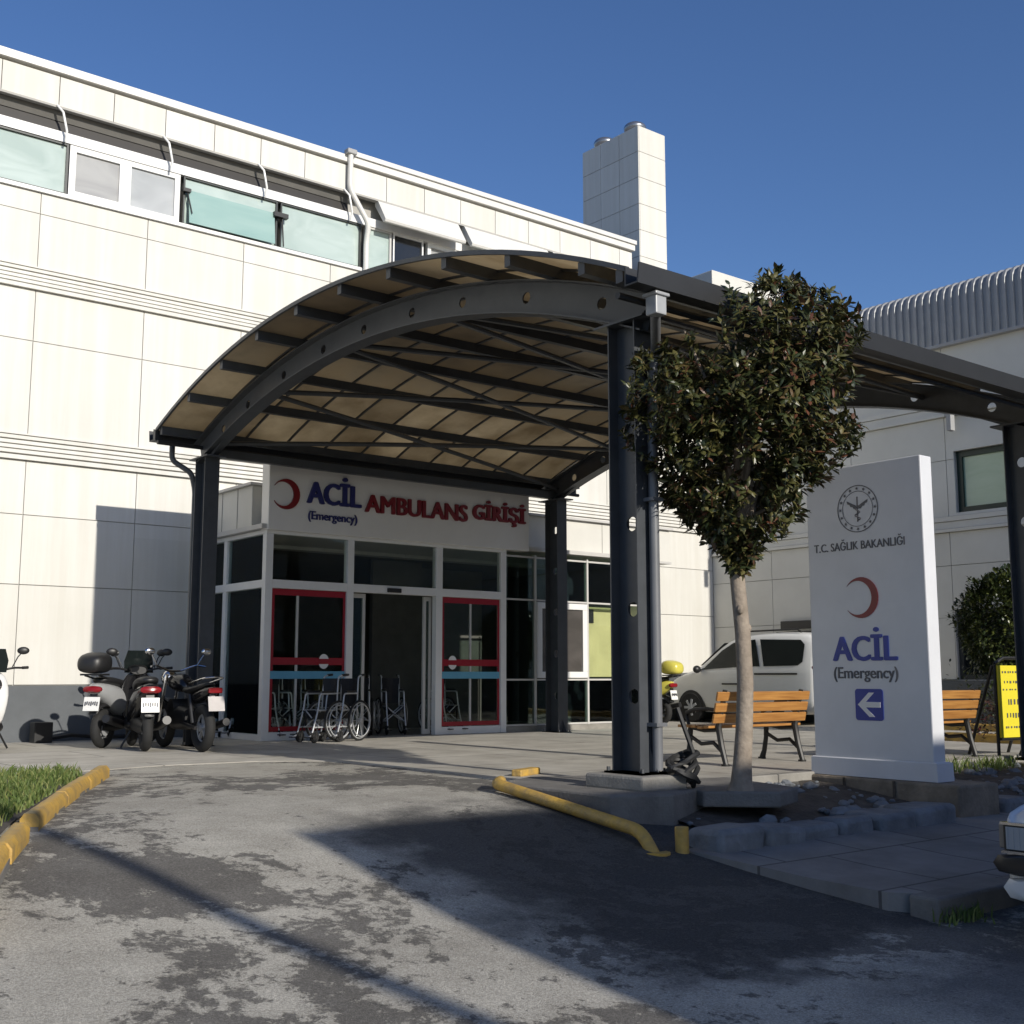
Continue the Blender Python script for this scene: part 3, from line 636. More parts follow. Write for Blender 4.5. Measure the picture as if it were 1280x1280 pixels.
# ------------------------------------------------------------------ entrance
E_ = 16.2
ev = thing('entrance_lobby', 'glazed white framed entrance lobby projecting under the canopy', 'building', (10,16.2,0))
fr = MB(); h0 = .006
for u, w_ in ((8.2,.12),(9.62,.12),(11.33,.13),(12.70,.12)): fr.box(u, u+w_, E_-.02, E_+.10, h0, 3.10)
fr.box(8.32,12.70,E_-.015,E_+.095,2.28,2.41); fr.box(8.2,12.82,E_-.025,E_+.105,3.10,3.17)
fr.box(8.32,9.62,E_-.01,E_+.09,h0,.13); fr.box(11.46,12.70,E_-.01,E_+.09,h0,.13)
# left flank
fr.box(8.205,8.295,17.55,17.66,h0,3.10); fr.box(8.20,8.30,E_+.10,W-.05,2.285,2.405); fr.box(8.205,8.295,E_+.10,W-.05,3.10,3.165); fr.box(8.205,8.295,E_+.10,W-.05,h0,.1)
fr.build('frame', M['white_frame'], ev, bevel=.006)
gl = MB(); gl.box(8.245,8.255,E_+.10,17.55,.1,3.1); gl.box(8.245,8.255,17.66,W-.05,.1,3.1); gl.build('flank_glass', M['glass'], ev)
for u0, u1 in ((8.32,9.62),(9.74,11.33),(11.46,12.70)):
    q = MB(); q.box(u0, u1, E_+.03, E_+.04, 2.41, 3.10); q.build('transom_pane', M['glass'], ev)
FE = lambda a, z, c: (a, E_+.035-c, z)
for u0, u1, mid in ((8.32,9.62,8.78),(11.46,12.70,12.08)):
    sp = MB(); sp.box(u0, u1, E_+.036, E_+.046, .13, 2.28); sp = sp.build('side_pane', M['glass'], ev)
    q = MB(); q.box(mid-.018, mid+.018, E_+.028, E_+.054, .13, 2.2); q.build('glazing_bar', M['grey_frame'], sp)
    q = MB(); y0, y1 = E_+.026, E_+.034
    q.box(u0, u1, y0, y1, 2.18, 2.275); q.box(u0, u0+.065, y0, y1, .14, 2.18); q.box(u1-.04, u1, y0, y1, .14, 2.18); q.box(u0+.065, u1-.04, y0, y1, .14, .21)
    q.box(u0+.065, u1-.04, y0-.001, y1, 1.13, 1.24); q.build('red_film', M['film_red'], sp)
    q = MB(); q.box(u0, u1, y0-.003, y1-.003, .92, 1.035); q.build('blue_film', M['film_blue'], sp)
    q = MB(); N_ = 20; cx = u0+.93 if u0 < 10 else u0+.24; q.add([(cx+.09*math.cos(2*PI*k/N_), y0-.006, 1.185+.115*math.sin(2*PI*k/N_)) for k in range(N_)], [tuple(range(N_))])
    q.build('white_disc', M['sign_white'], sp); q = MB(); q.box(cx-.09, cx+.09, y0-.009, y0-.007, 1.145, 1.225); q.build('disc_bar', M['film_red'], sp)
# the sliding leaf parked behind, seen in the doorway
for u0, u1 in ((9.76,10.05),(11.18,11.34)):
    d = MB(); d.box(u0, u0+.05, E_+.13, E_+.17, .02, 2.27); d.box(u1-.05, u1, E_+.13, E_+.17, .02, 2.27); d.box(u0+.05, u1-.05, E_+.13, E_+.17, 2.2, 2.27); d.box(u0+.05, u1-.05, E_+.13, E_+.17, .02, .1)
    d = d.build('sliding_door', M['grey_frame'], ev); q = MB(); q.box(u0+.05, u1-.05, E_+.145, E_+.155, .1, 2.2); q.build('pane', M['glass_dark'], d)
q = MB(); q.box(10.36,10.62,E_-.06,E_-.02,2.30,2.37); q.build('door_sensor', M['black'], ev, bevel=.01)
# right dark glazing
rg = MB()
for u in (13.5,14.75,16.12): rg.box(u-.02, u+.02, E_+.0, E_+.07, h0, 3.1)
for z in (.12,.90,2.30,3.06): rg.box(12.82, 16.15, E_+.005, E_+.065, z-.015, z+.015)
rg.build('thin_frame', M['grey_frame'], ev)
for u0, u1 in ((12.82,13.48),(13.52,14.73),(14.77,16.10)):
    for z0, z1 in ((.135,.885),(.915,2.285),(2.315,3.045)):
        if u0 == 13.52 and z0 == .915: continue
        q = MB(); q.box(u0, u1, E_+.03, E_+.04, z0, z1); q.build('dark_pane', M['glass' if u0 == 14.77 and z0 == .915 else 'glass_dark'], ev)
wn = MB(); a, b_, c_, d_ = 13.53,14.72,.93,2.27; f = .11
wn.box(a,b_,E_-.02,E_+.06,c_,c_+f); wn.box(a,b_,E_-.02,E_+.06,d_-f,d_); wn.box(a,a+f,E_-.02,E_+.06,c_+f,d_-f); wn.box(b_-f,b_,E_-.02,E_+.06,c_+f,d_-f)
wn = wn.build('window', M['white_frame'], ev, bevel=.008); q = MB(); q.box(a+f,b_-f,E_+.02,E_+.03,c_+f,d_-f); q.build('pane', pane('smoky_pane', (.06,.055,.05), (.10,.09,.085), .1), wn)
q = MB(); q.box(12.82,16.15,E_-.03,E_+.1,h0,.10); q.build('sill', M['concrete'], ev)
rs = MB(); rs.box(16.10,16.2,E_,W,h0,3.12); rs.build('flank_wall', M['cladding_grey'], ev)
# fascia band, roof, inside
fa = MB(); fa.box(8.15, 17.35, 16.6, W-.09, 3.24, 3.88); fa.build('fascia', M['cladding_grey'], ev, bevel=.01)
fj = MB()
for u in (9.0,10.3,11.6,12.9,14.2,15.5,16.8): fj.box(u-.006, u+.006, 16.592, 16.6, 3.24, 3.88)
for v in (17.1,17.65): fj.box(8.142,8.15,v-.006,v+.006,3.24,3.88)
fj.build('fascia_joint', M['joint'], ev)
ft = MB(); ft.box(8.08,17.4,16.52,W-.095,3.88,3.92); ft.box(8.1,16.3,E_-.05,W-.09,3.17,3.24); ft.box(16.3,17.38,16.57,W-.09,3.20,3.24); ft.build('roof_edge', M['grey_frame'], ev)
ins = MB(); ins.box(8.3,16.1,16.3,24,-.02,.010); ins.build('floor', M['interior'], ev)
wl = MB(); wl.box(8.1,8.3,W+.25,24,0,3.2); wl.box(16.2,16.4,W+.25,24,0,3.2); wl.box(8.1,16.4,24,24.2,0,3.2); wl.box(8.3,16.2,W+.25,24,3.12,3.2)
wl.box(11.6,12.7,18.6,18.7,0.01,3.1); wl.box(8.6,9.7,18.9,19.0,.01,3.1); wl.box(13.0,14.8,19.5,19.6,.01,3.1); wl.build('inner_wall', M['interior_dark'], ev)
op = MB(); op.box(14.8,16.08,16.50,16.54,.95,2.25); op.build('reflection_panel', M['olive_reflection'], ev); q = MB(); q.box(14.85,15.15,16.48,16.496,1.95,2.2); q.build('reflection_dark_patch', M['black'], ev)  # added panel and dark square paint in an olive reflection on the glass
# lobby sign
sg = thing('lobby_sign', 'long cream sign board with crescent and red and blue letters above the doors', 'sign', (10.7,16.15,3.2))
MB().box(8.18,13.27,16.10,16.34,3.15,4.25).build('board', M['sign_white'], sg, bevel=.012)
FW = lambda a, z, c: (a, 16.10-c, z)
crescent(8.46, 3.71, .235, .98, FW, M['red'], sg, depth=.03, k=.80, off=.24)
text('ACİL', 8.83, 9.77, 3.61, 4.06, FW, M['navy'], sg, depth=.04, bold=.035)
text('(Emergency)', 8.85, 9.72, 3.32, 3.49, FW, M['navy'], sg, depth=.02, bold=.022)
text('AMBULANS', 9.87, 11.88, 3.56, 3.84, FW, M['red'], sg, depth=.04, bold=.04)
text('GİRİŞİ', 12.02, 13.15, 3.555, 3.96, FW, M['red'], sg, depth=.04, bold=.04)

# ------------------------------------------------------------------ canopy
cn = thing('canopy', 'barrel roofed ambulance canopy on dark steel columns with round web holes', 'canopy', (10.3,11.4,0))
def zr(v): return 5.26-(12.1-math.sqrt(12.1**2-(v-11.3)**2))+.021*(v-11.3)
def cell_web(P, L0, L1, hw, holes, rh, n=16):
    """perforated plate: P(s, t, side) maps; s along, t across in [-hw, hw]"""
    mb = MB(); cells = []; s = L0
    for h in sorted(holes):
        a, b = h-hw, h+hw
        if a > s+1e-4: cells.append((s, a, None))
        cells.append((a, b, h)); s = b
    if s < L1: cells.append((s, L1, None))
    for a, b, h in cells:
        if h is None:
            k = max(1, int((b-a)/.25))
            for i in range(k):
                p, q = a+(b-a)*i/k, a+(b-a)*(i+1)/k
                for sd_ in (0, 1): mb.add([P(p,-hw,sd_), P(q,-hw,sd_), P(q,hw,sd_), P(p,hw,sd_)], [(0,1,2,3)])
        else:
            inn = []; out = []
            for k in range(n):
                t = 2*PI*(k+.5)/n; c, d = math.cos(t), math.sin(t); mx = max(abs(c), abs(d))
                inn.append((h+rh*c, rh*d)); out.append((h+hw*c/mx, hw*d/mx))
            # square corners
            for sd_ in (0, 1):
                vs = [P(x, y, sd_) for x, y in inn]+[P(x, y, sd_) for x, y in out]
                mb.add(vs, [(k, (k+1) % n, n+(k+1) % n, n+k) for k in range(n)])
                for cx, cy in ((1,1),(-1,1),(-1,-1),(1,-1)):
                    ks = [k for k in range(n)]; kk = {(1,1):1,(-1,1):5,(-1,-1):9,(1,-1):13}[(cx,cy)]
                    mb.add([P(*out[kk], sd_), P(h+hw*cx, hw*cy, sd_), P(*out[(kk+1) % n], sd_)], [(0,1,2)])
            mb.add([P(x, y, 0) for x, y in inn]+[P(x, y, 1) for x, y in inn], [(k, (k+1) % n, n+(k+1) % n, n+k) for k in range(n)])
    return mb
def column(u, v, zb, zt, nm='column'):
    hw = .15; P = lambda s, t, sd_: (u+(-.008 if sd_ else .008), v+t, s)
    hs = [z for z in frange(zb+.62, zt-.3, .72)]
    mb = cell_web(P, zb, zt, hw, hs, .062)
    mb.box(u-.11, u+.11, v-hw-.014, v-hw, zb, zt); mb.box(u-.11, u+.11, v+hw, v+hw+.014, zb, zt)
    c = mb.build(nm, M['steel'], cn, fix=False)
    b = MB(); b.box(u-.15, u+.15, v-.22, v+.22, zb-.02, zb+.012); b.build('base_plate', M['steel'], c)
    for sg_ in (-1, 1):
        b.prism([(hw+.014,zb+.02),(hw+.11,zb+.02),(hw+.014,zb+.22)], (u-.006,v,0), (0,sg_,0), (0,0,1), (.012,0,0))
        for q in (-1, 1): b.cyl((u+q*.12, v+sg_*.20, zb+.012), (u+q*.12, v+sg_*.20, zb+.045), .016, 6)
    b.build('gusset', M['steel'], c)
    t = MB(); t.box(u-.15, u+.15, v-.30, v+.30, zt, zt+.02); t.build('cap_plate', M['steel'], c)
    return c
VL, VR = 15.7, 7.12
for u in (7.0, 13.55):
    zl, zr_ = zr(VL)-.50, zr(VR)-.47
    column(u, VL, .006, zl); column(u, VR, .17 if u < 8 else .006, zr_)
    # arch rib
    hw = .15
    def P(s, t, sd_, u=u):
        # s is arc parameter along v from VL+.2 down to VR-.3
        v = s; dz = 1e-3; tan = Vector((0, 1, (zr(v+dz)-zr(v-dz))/(2*dz))).normalized(); nor = Vector((0,-tan.z,tan.y))
        p = Vector((u, v, zr(v)-.145-.165))+nor*t; p.x += -.008 if sd_ else .008; return p
    mb = cell_web(P, VR-.28, VL+.22, hw, [7.46,8.52,9.56,10.5,11.5,12.44,13.45,14.46,15.2], .058)
    for t in (hw, -hw-.014):
        n = 40; a = VR-.28; b_ = VL+.22
        for i in range(n):
            p, q = a+(b_-a)*i/n, a+(b_-a)*(i+1)/n; A = []
            for s_ in (p, q):
                for tt in (t, t+.014):
                    for sx in (-.1, .1): k = P(s_, tt, 0); k.x = u+sx; A.append(k)
            mb.add(A, [(0,1,5,4),(2,3,7,6),(0,2,6,4),(1,3,7,5)]+([(0,1,3,2)] if i == 0 else [])+([(4,5,7,6)] if i == n-1 else []))
    ac = mb.build('arch_rib', M['steel'], cn, fix=False)
    # haunches where rib meets column
    for base_v, sg_, zt in ((VR, 1, zr_), (VL, -1, zl)):
        h = MB(); h.prism([(base_v-sg_*.17, zt+.02), (base_v+sg_*.17, zt+.02), (base_v+sg_*.62, zr(base_v+sg_*.62)-.47), (base_v+sg_*.3, zr(base_v+sg_*.3)-.36), (base_v-sg_*.2, zr(base_v-sg_*.2)-.3)], (u-.02,0,0), (0,1,0), (0,0,1), (.04,0,0)); h.build('haunch', M['steel'], ac)
RU0, RU1 = 6.34, 14.25; RV0, RV1 = 6.46, 15.98
for v in [15.86]+[14.95-.99*k for k in range(9)]+[6.58]:
    p = MB(); z = zr(v)-.075; p.box(RU0+.02, RU1-.02, v-.04, v+.04, z-.06, z+.055); p.build('purlin', M['steel'], cn)
def roofstrip(mb, u0, u1, va, vb, z_off, th, n):
    A = []
    for i in range(n+1):
        v = va+(vb-va)*i/n; A += [(u0,v,zr(v)+z_off),(u1,v,zr(v)+z_off),(u1,v,zr(v)+z_off+th),(u0,v,zr(v)+z_off+th)]
    fs = [(0,1,2,3),(4*n,4*n+1,4*n+2,4*n+3)]
    for i in range(n):
        for k in range(4): fs.append((4*i+k, 4*i+(k+1) % 4, 4*i+4+(k+1) % 4, 4*i+4+k))
    mb.add(A, fs)
ns = 12; du = (RU1-RU0)/ns
sh = MB(); edges = [RV0]+[14.95-.99*k for k in range(8, -1, -1)]+[RV1]
for i in range(ns):
    for a, b_ in zip(edges[:-1], edges[1:]): roofstrip(sh, RU0+i*du+.004, RU0+(i+1)*du-.004, a+.002, b_-.002, -.012, .010, 4)
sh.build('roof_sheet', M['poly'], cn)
for i in range(ns+1):
    s = MB(); uu = RU0+i*du; roofstrip(s, uu-.016, uu+.016, RV0, RV1, -.034 if 0 < i < ns else -.03, .021 if 0 < i < ns else .045, 36); s.build('sheet_joint', M['steel'], cn)
for va, side in ((RV0, -1), (RV1, 1)):
    gt = MB(); z = zr(va); pr = [(0,.0),(side*.16,.0),(side*.16,.015),(side*.15,.015),(side*.15,-.10),(side*.02,-.10)]
    pr = [(0,.03),(0,-.13),(side*.15,-.13),(side*.17,.03),(side*.155,.03),(side*.135,-.115),(side*.015,-.115),(side*.015,.03)]
    gt.prism(pr, (RU0-.04,va,z-.03), (0,1,0), (0,0,1), (RU1-RU0+.08,0,0)); gt.build('gutter', M['gutter'], cn)
    g2 = MB(); g2.tube([(RU0-.02, va-side*.10, z-.20), (RU1, va-side*.10, z-.20)], .03, 8); g2.build('edge_tube', M['gutter'], cn, smooth=True)
# bracing
for (a, b_) in (((7,14.05),(13.55,15.65)), ((7,15.65),(13.55,14.05)), ((7,12.2),(13.55,14.1)), ((7,14.05),(13.55,12.2)), ((7,10.3),(13.55,12.2)), ((7,12.2),(13.55,10.3)), ((7,8.4),(13.55,10.3)), ((7,10.3),(13.55,8.4)), ((7,7.3),(13.55,8.4))):
    s = MB(); q = 14
    s.tube([(a[0]+(b_[0]-a[0])*i/q, a[1]+(b_[1]-a[1])*i/q, zr(a[1]+(b_[1]-a[1])*i/q)-.30) for i in range(q+1)], .035, 8); s.build('brace', M['steel'], cn, smooth=True)
for v in (VL,):
    s = MB(); s.box(7.02, 13.53, v-.045, v+.045, zr(v)-.46, zr(v)-.34); s.build('eave_beam', M['steel'], cn)
# downpipes
s = MB(); s.tube(bend([(6.62,16.07,zr(16)-.15),(6.62,16.07,4.02),(6.86,15.92,3.84),(6.93,15.94,3.6),(6.93,15.94,.05)], .08), .04, 10); s.build('downpipe', M['steel'], cn, smooth=True)
s = MB(); s.tube(bend([(6.6,6.42,zr(6.46)-.15),(6.6,6.42,3.84),(7.03,6.84,3.7),(7.03,6.895,3.4),(7.03,6.895,.2)], .08), .042, 12); s.build('downpipe', M['pipe_grey'], cn, smooth=True)
s = MB(); s.box(6.54,6.66,6.35,6.47,3.80,4.05); s.box(6.52,6.68,6.33,6.49,3.95,3.98); s.build('outlet', M['steel_light'], cn, bevel=.01)
for z in (.55,2.4,3.3): s = MB(); s.box(6.97,7.09,6.84,6.956,z,z+.03); s.build('pipe_clip', M['pipe_grey'], cn)
s = MB()
for k in range(5):
    s.tube([(7.22+.12*math.cos(t+k)*(1+.25*math.sin(3*t+k)), 6.80+.10*math.sin(t+k), .065+.035*k+.14*abs(math.sin(t*.5+k*.9))) for t in [2*PI*i/18 for i in range(18)]], .022, 6, closed=True)
s.tube([(7.25,6.78,.1),(7.28,6.74,.34),(7.24,6.8,.55),(7.21,6.84,.7)], .02, 6)
tag(s.build('cable_bundle', M['cable'], smooth=True), 'tangled black cable bundle heaped at the foot of the front column', 'cable')

# ------------------------------------------------------------------ right wing
R = 20.4
rw = thing('right_wing', 'grey shaded side wing with corrugated metal eaves and a mint window', 'building', (21,10,0))
wh = (10.86, 12.06, 4.02, 5.20); wl_ = (10.2, 12.2, .9, 2.2)
s = MB()
for r in panels(-2, W-.031, [(.9,2.05),(2.05,3.03),(3.03,3.66),(3.96,5.05),(5.05,5.88),(6.18,7.28)], 12.22-2.13*6, 2.13, [wh, wl_]): s.box(R, R+.03, r[0], r[1], r[2], r[3])
s.build('wall', M['cladding_grey'], rw)
s = MB()
for r in cut(cut([(-2, W+.3, 0, 7.3)], wh), wl_): s.box(R+.03, R+.3, r[0], r[1], r[2], r[3])
s.box(R+.3, 38, -2, -1.8, 0, 7.3); s.build('backing', M['joint'], rw)
s = MB(); s.box(R-.04, R+.03, -2, W-.04, 0, .88); s.build('base_band', M['plinth_band'], rw)
for z in (3.66, 5.88):
    s = MB(); s.box(R-.07, R+.03, -2, W-.04, z+.005, z+.06); s.box(R-.025, R+.03, -2, W-.04, z+.07, z+.2); s.box(R-.05, R+.03, -2, W-.04, z+.21, z+.295); s.build('moulding', M['cladding_grey'], rw)
f = MB(); a, b_, c_, d_ = wh; t = .11
for q in ((a,b_,c_,c_+t),(a,b_,d_-t,d_),(a,a+t,c_+t,d_-t),(b_-t,b_,c_+t,d_-t)): f.box(R+.10, R+.2, q[0], q[1], q[2], q[3])
f = f.build('window', mat('green_frame', (.012,.03,.022), .4), rw); s = MB(); s.box(R+.15, R+.17, a+t, b_-t, c_+t, d_-t); s.build('pane', M['pane_mint'], f)
f = MB(); a, b_, c_, d_ = wl_; t = .09
for q in ((a,b_,c_,c_+t),(a,b_,d_-t,d_),(a,a+t,c_+t,d_-t),(b_-t,b_,c_+t,d_-t)): f.box(R+.08, R+.2, q[0], q[1], q[2], q[3])
f = f.build('window', M['dark_frame'], rw); s = MB(); s.box(R+.15, R+.17, a+t, b_-t, c_+t, d_-t); s.build('pane', M['tinted'], f)
# corrugated eaves sheet: ribs run up the face and over the rounded edge
s = MB(); prof = [(0,7.30),(0,8.18),(.02,8.30),(.08,8.40),(.17,8.455),(.30,8.49),(4.0,8.95)]; pit = .155; ys = []
y = -2.0
while y < W-.06: ys += [(y,0),(y+.045,0),(y+.065,.035),(y+.12,.035),(y+.14,0)]; y += pit
nor = [(-1,0),(-1,0),(-.95,.3),(-.75,.65),(-.4,.9),(-.2,.97),(-.12,.99)]
rings = []
for y, d in ys: rings.append([(R-.10+p[0]+q[0]*d, y, p[1]+q[1]*d) for p, q in zip(prof, nor)])
m_ = len(prof); s.v = [p for r in rings for p in r]; s.f = [[i*m_+k, (i+1)*m_+k, (i+1)*m_+k+1, i*m_+k+1] for i in range(len(rings)-1) for k in range(m_-1)]
s.build('corrugated_eaves', M['metal_clad'], rw, smooth=True, angle=35)
s = MB(); s.box(R-.13, R+.3, -2, W-.05, 7.24, 7.30); s.build('eaves_trim', M['vent_grey'], rw)
s = MB(); s.box(R-.16, R-.05, 11.98, 12.12, 5.86, 6.12); s.box(R-.30, R-.16, 11.90, 12.0, 5.55, 5.9); s.bar((R-.1,12.05,6.1),(R-.1,12.3,6.35),.02,.02)
tag(s.build('wall_floodlight', M['vent_grey'], bevel=.01), 'small grey floodlight bracket on the side wing above the mint window', 'lamp')

# ------------------------------------------------------------------ building behind the viewer, whose shadow falls over the street
bb = thing('street_block', 'rendered block across the street behind the viewer, its shadow over the road', 'building', (14,-12,-.6))
HB = (7.27+8)*math.tan(SUN_E)-.09
MB().box(3.95, 34, -20, -8, -.6, HB).build('wall', M['render_wall'], bb)
s = MB(); s.box(3.95, 34, -20, -8, HB+.001, HB+.02); s.build('roof', M['vent_grey'], bb)
for k in range(9):
    for z in (.6, 3.4):
        s = MB(); s.box(5+k*3.1, 6.5+k*3.1, -8.0, -7.95, z, z+1.4); f = s.build('window', M['white_frame'], bb); s = MB(); s.box(5.08+k*3.1, 6.42+k*3.1, -7.95, -7.94, z+.08, z+1.32); s.build('pane', M['pane_dark'], f)
# high cable bundle: throws the thin shadow line over the drive
A = Vector((3.2,4.2,gz(4.2))); Bp = Vector((2.52,7.87,0)); sv = -dirv
def up(p, h): return p+sv*((h-p.z)/sv.z)
p0, p1 = up(A, 5.2), up(Bp, 5.2); dd = (p1-p0)
s = MB(); s.tube([p0-dd*1.6+Vector((0,0,.0)), p0, p1, p1+dd*1.4], .08, 10); tag(s.build('overhead_cable', M['cable'], smooth=True), 'thick black overhead cable behind the viewer, its thin shadow crossing the drive', 'cable')

# ------------------------------------------------------------------ benches
def make_bench():
    o = thing('park_bench', 'bench', 'bench', (0,0,0), 'wooden slat benches on black iron frames')
    # local: x along, -y is the back (towards the street), sitter faces +y
    L_ = 1.5
    for x in (-.62, .62):
        f = MB()
        f.tube([(x,-.26,.0),(x,-.20,.2),(x,-.16,.40),(x,-.20,.55),(x,-.27,.80)], [.028,.032,.034,.030,.026], 8)
        f.tube([(x,.34,.0),(x,.30,.10),(x,.27,.25),(x,.26,.385)], [.036,.028,.026,.03], 8)
        f.tube([(x,-.17,.385),(x,.05,.37),(x,.27,.40)], .028, 8)
        f.tube([(x,.27,.30),(x,.10,.22),(x,-.08,.24),(x,-.19,.16)], .022, 8)
        f.tube([(x,-.21,.58),(x,.0,.60),(x,.20,.585),(x,.31,.55),(x,.32,.50),(x,.27,.39)], [.018,.02,.024,.026,.02,.018], 8)
        f.cyl((x-.01,-.26,0),(x-.01,-.26,.02),.045,10); f.cyl((x,.34,0),(x,.34,.02),.045,10)
        f.build('frame', M['iron'], o, smooth=True)
    for k in range(3):
        z = .50+.118*k; y = -.205-.032*k
        s = MB(); s.bar((-L_/2,y,z),(L_/2,y,z),.03,.10,(0,-.25,1)); s.build('back_slat', M['wood'], o, bevel=.008)
    for k in range(5):
        y = -.10+.098*k; s = MB(); s.bar((-L_/2,y,.41-.01*(k == 1)),(L_/2,y,.41-.01*(k == 1)),.08,.03); s.build('seat_slat', M['wood'], o, bevel=.008)
    return o
b1 = make_bench(); b1['label'] = 'wooden slat bench directly behind the tree trunk'
b2 = copy_tree(b1); b2['label'] = 'wooden slat bench mostly hidden, right of the white totem sign'
place(b1, (10.45,8.86,.006), math.radians(-2)); place(b2, (12.72,8.08,.006), math.radians(-3))

# ------------------------------------------------------------------ wheelchairs
def make_chair():
    o = thing('wheelchair', 'wheelchair', 'wheelchair', (0,0,0), 'folded wheelchairs parked at the entrance')
    # folded: narrow in y, faces +x
    hw = .15
    for s_ in (-1, 1):
        y = s_*hw
        wt = MB(); wt.torus((0,y+s_*.05,.30),(0,1,0),.285,.018,28,8); wt = wt.build('wheel', M['rubber'], o, smooth=True)
        r = MB(); r.torus((0,y+s_*.05,.30),(0,1,0),.262,.010,28,6); r.torus((0,y+s_*.085,.30),(0,1,0),.235,.008,28,6)
        for k in range(10): t = 2*PI*k/10; r.tube([(0,y+s_*.05,.30),(.262*math.cos(t),y+s_*.05,.30+.262*math.sin(t))], .004, 4)
        r.cyl((0,y+s_*.02,.30),(0,y+s_*.08,.30),.03,12); r.build('rim', M['alu'], wt, smooth=True)
        c = MB(); c.torus((.44,y,.085),(0,1,0),.07,.016,16,8); c.cyl((.44,y-.012,.085),(.44,y+.012,.085),.05,12); c.bar((.44,y+.02,.085),(.40,y+.02,.22),.008,.02); c.build('caster', M['rubber'], o, smooth=True)
        f = MB(); f.tube(bend([(-.14,y,.97),(-.02,y,.95),(.0,y,.46),(.0,y,.22),(.44,y,.22)], .06), .012, 8); f.tube(bend([(.0,y,.70),(.34,y,.70),(.38,y,.46),(.50,y,.10),(.60,y,.08)], .05), .012, 8); f.tube([(0,y,.46),(.40,y,.46)], .012, 8)
        f.build('frame', M['alu'], o, smooth=True)
        h = MB(); h.tube([(-.20,y,.975),(-.10,y,.968)], .018, 8); h.build('handle', M['black'], o, smooth=True)
        a = MB(); a.box(.06,.30,y-.02,y+.02,.71,.74); a.build('armrest', M['black'], o, bevel=.01)
        p = MB(); p.box(.48,.62,y-.045,y+.045,.075,.09); p.build('footplate', M['black'], o, bevel=.006)
    x = MB(); x.tube([(.12,-hw,.22),(.12,hw,.46)], .010, 8); x.tube([(.14,hw,.22),(.14,-hw,.46)], .010, 8); x.tube([(.32,-hw,.22),(.32,hw,.46)], .010, 8); x.tube([(.34,hw,.22),(.34,-hw,.46)], .010, 8); x.build('cross_brace', M['alu'], o, smooth=True)
    c = MB(); n = 6
    c.loft([[(xx,-hw+2*hw*k/n,.47-.14*math.sin(PI*k/n)) for k in range(n+1)]+[(xx,-hw+2*hw*k/n,.462-.14*math.sin(PI*k/n)) for k in range(n,-1,-1)] for xx in (.03,.40)]); c.build('seat', M['seat_cloth'], o)
    c = MB(); c.loft([[(.0-.08*math.sin(PI*k/n),-hw+2*hw*k/n,zz) for k in range(n+1)]+[(-.01-.08*math.sin(PI*k/n),-hw+2*hw*k/n,zz) for k in range(n,-1,-1)] for zz in (.50,.92)]); c.build('backrest', M['seat_cloth'], o)
    return o
wc = make_chair()
spots = [((8.98,15.55,.006), 195, 'folded wheelchair outside, left of the open doorway and nearest the glass panel'),
         ((9.35,15.62,.006), 205, 'folded wheelchair outside standing in front of the doorway edge'),
         ((8.62,16.72,.011), 275, 'folded wheelchair behind the left red framed pane, nearest the corner post'),
         ((9.0,16.75,.011), 258, 'folded wheelchair behind the left red framed pane, second from the corner'),
         ((9.38,16.78,.011), 285, 'folded wheelchair behind the left red framed pane, nearest the doorway'),
         ((8.72,17.35,.011), 205, 'folded wheelchair behind the flank glass, towards the lobby corner'),
         ((8.72,17.8,.011), 188, 'folded wheelchair behind the flank glass, nearest the hospital wall'),
         ((10.95,16.95,.011), 250, 'folded wheelchair in the dark doorway, right half'),
         ((10.35,16.95,.011), 240, 'folded wheelchair in the dark doorway, left half'),
         ((11.78,16.75,.011), 270, 'folded wheelchair behind the right red framed pane')]
for i, (p, a, lb) in enumerate(spots):
    o = wc if i == 0 else copy_tree(wc); place(o, p, math.radians(a)); o['label'] = lb

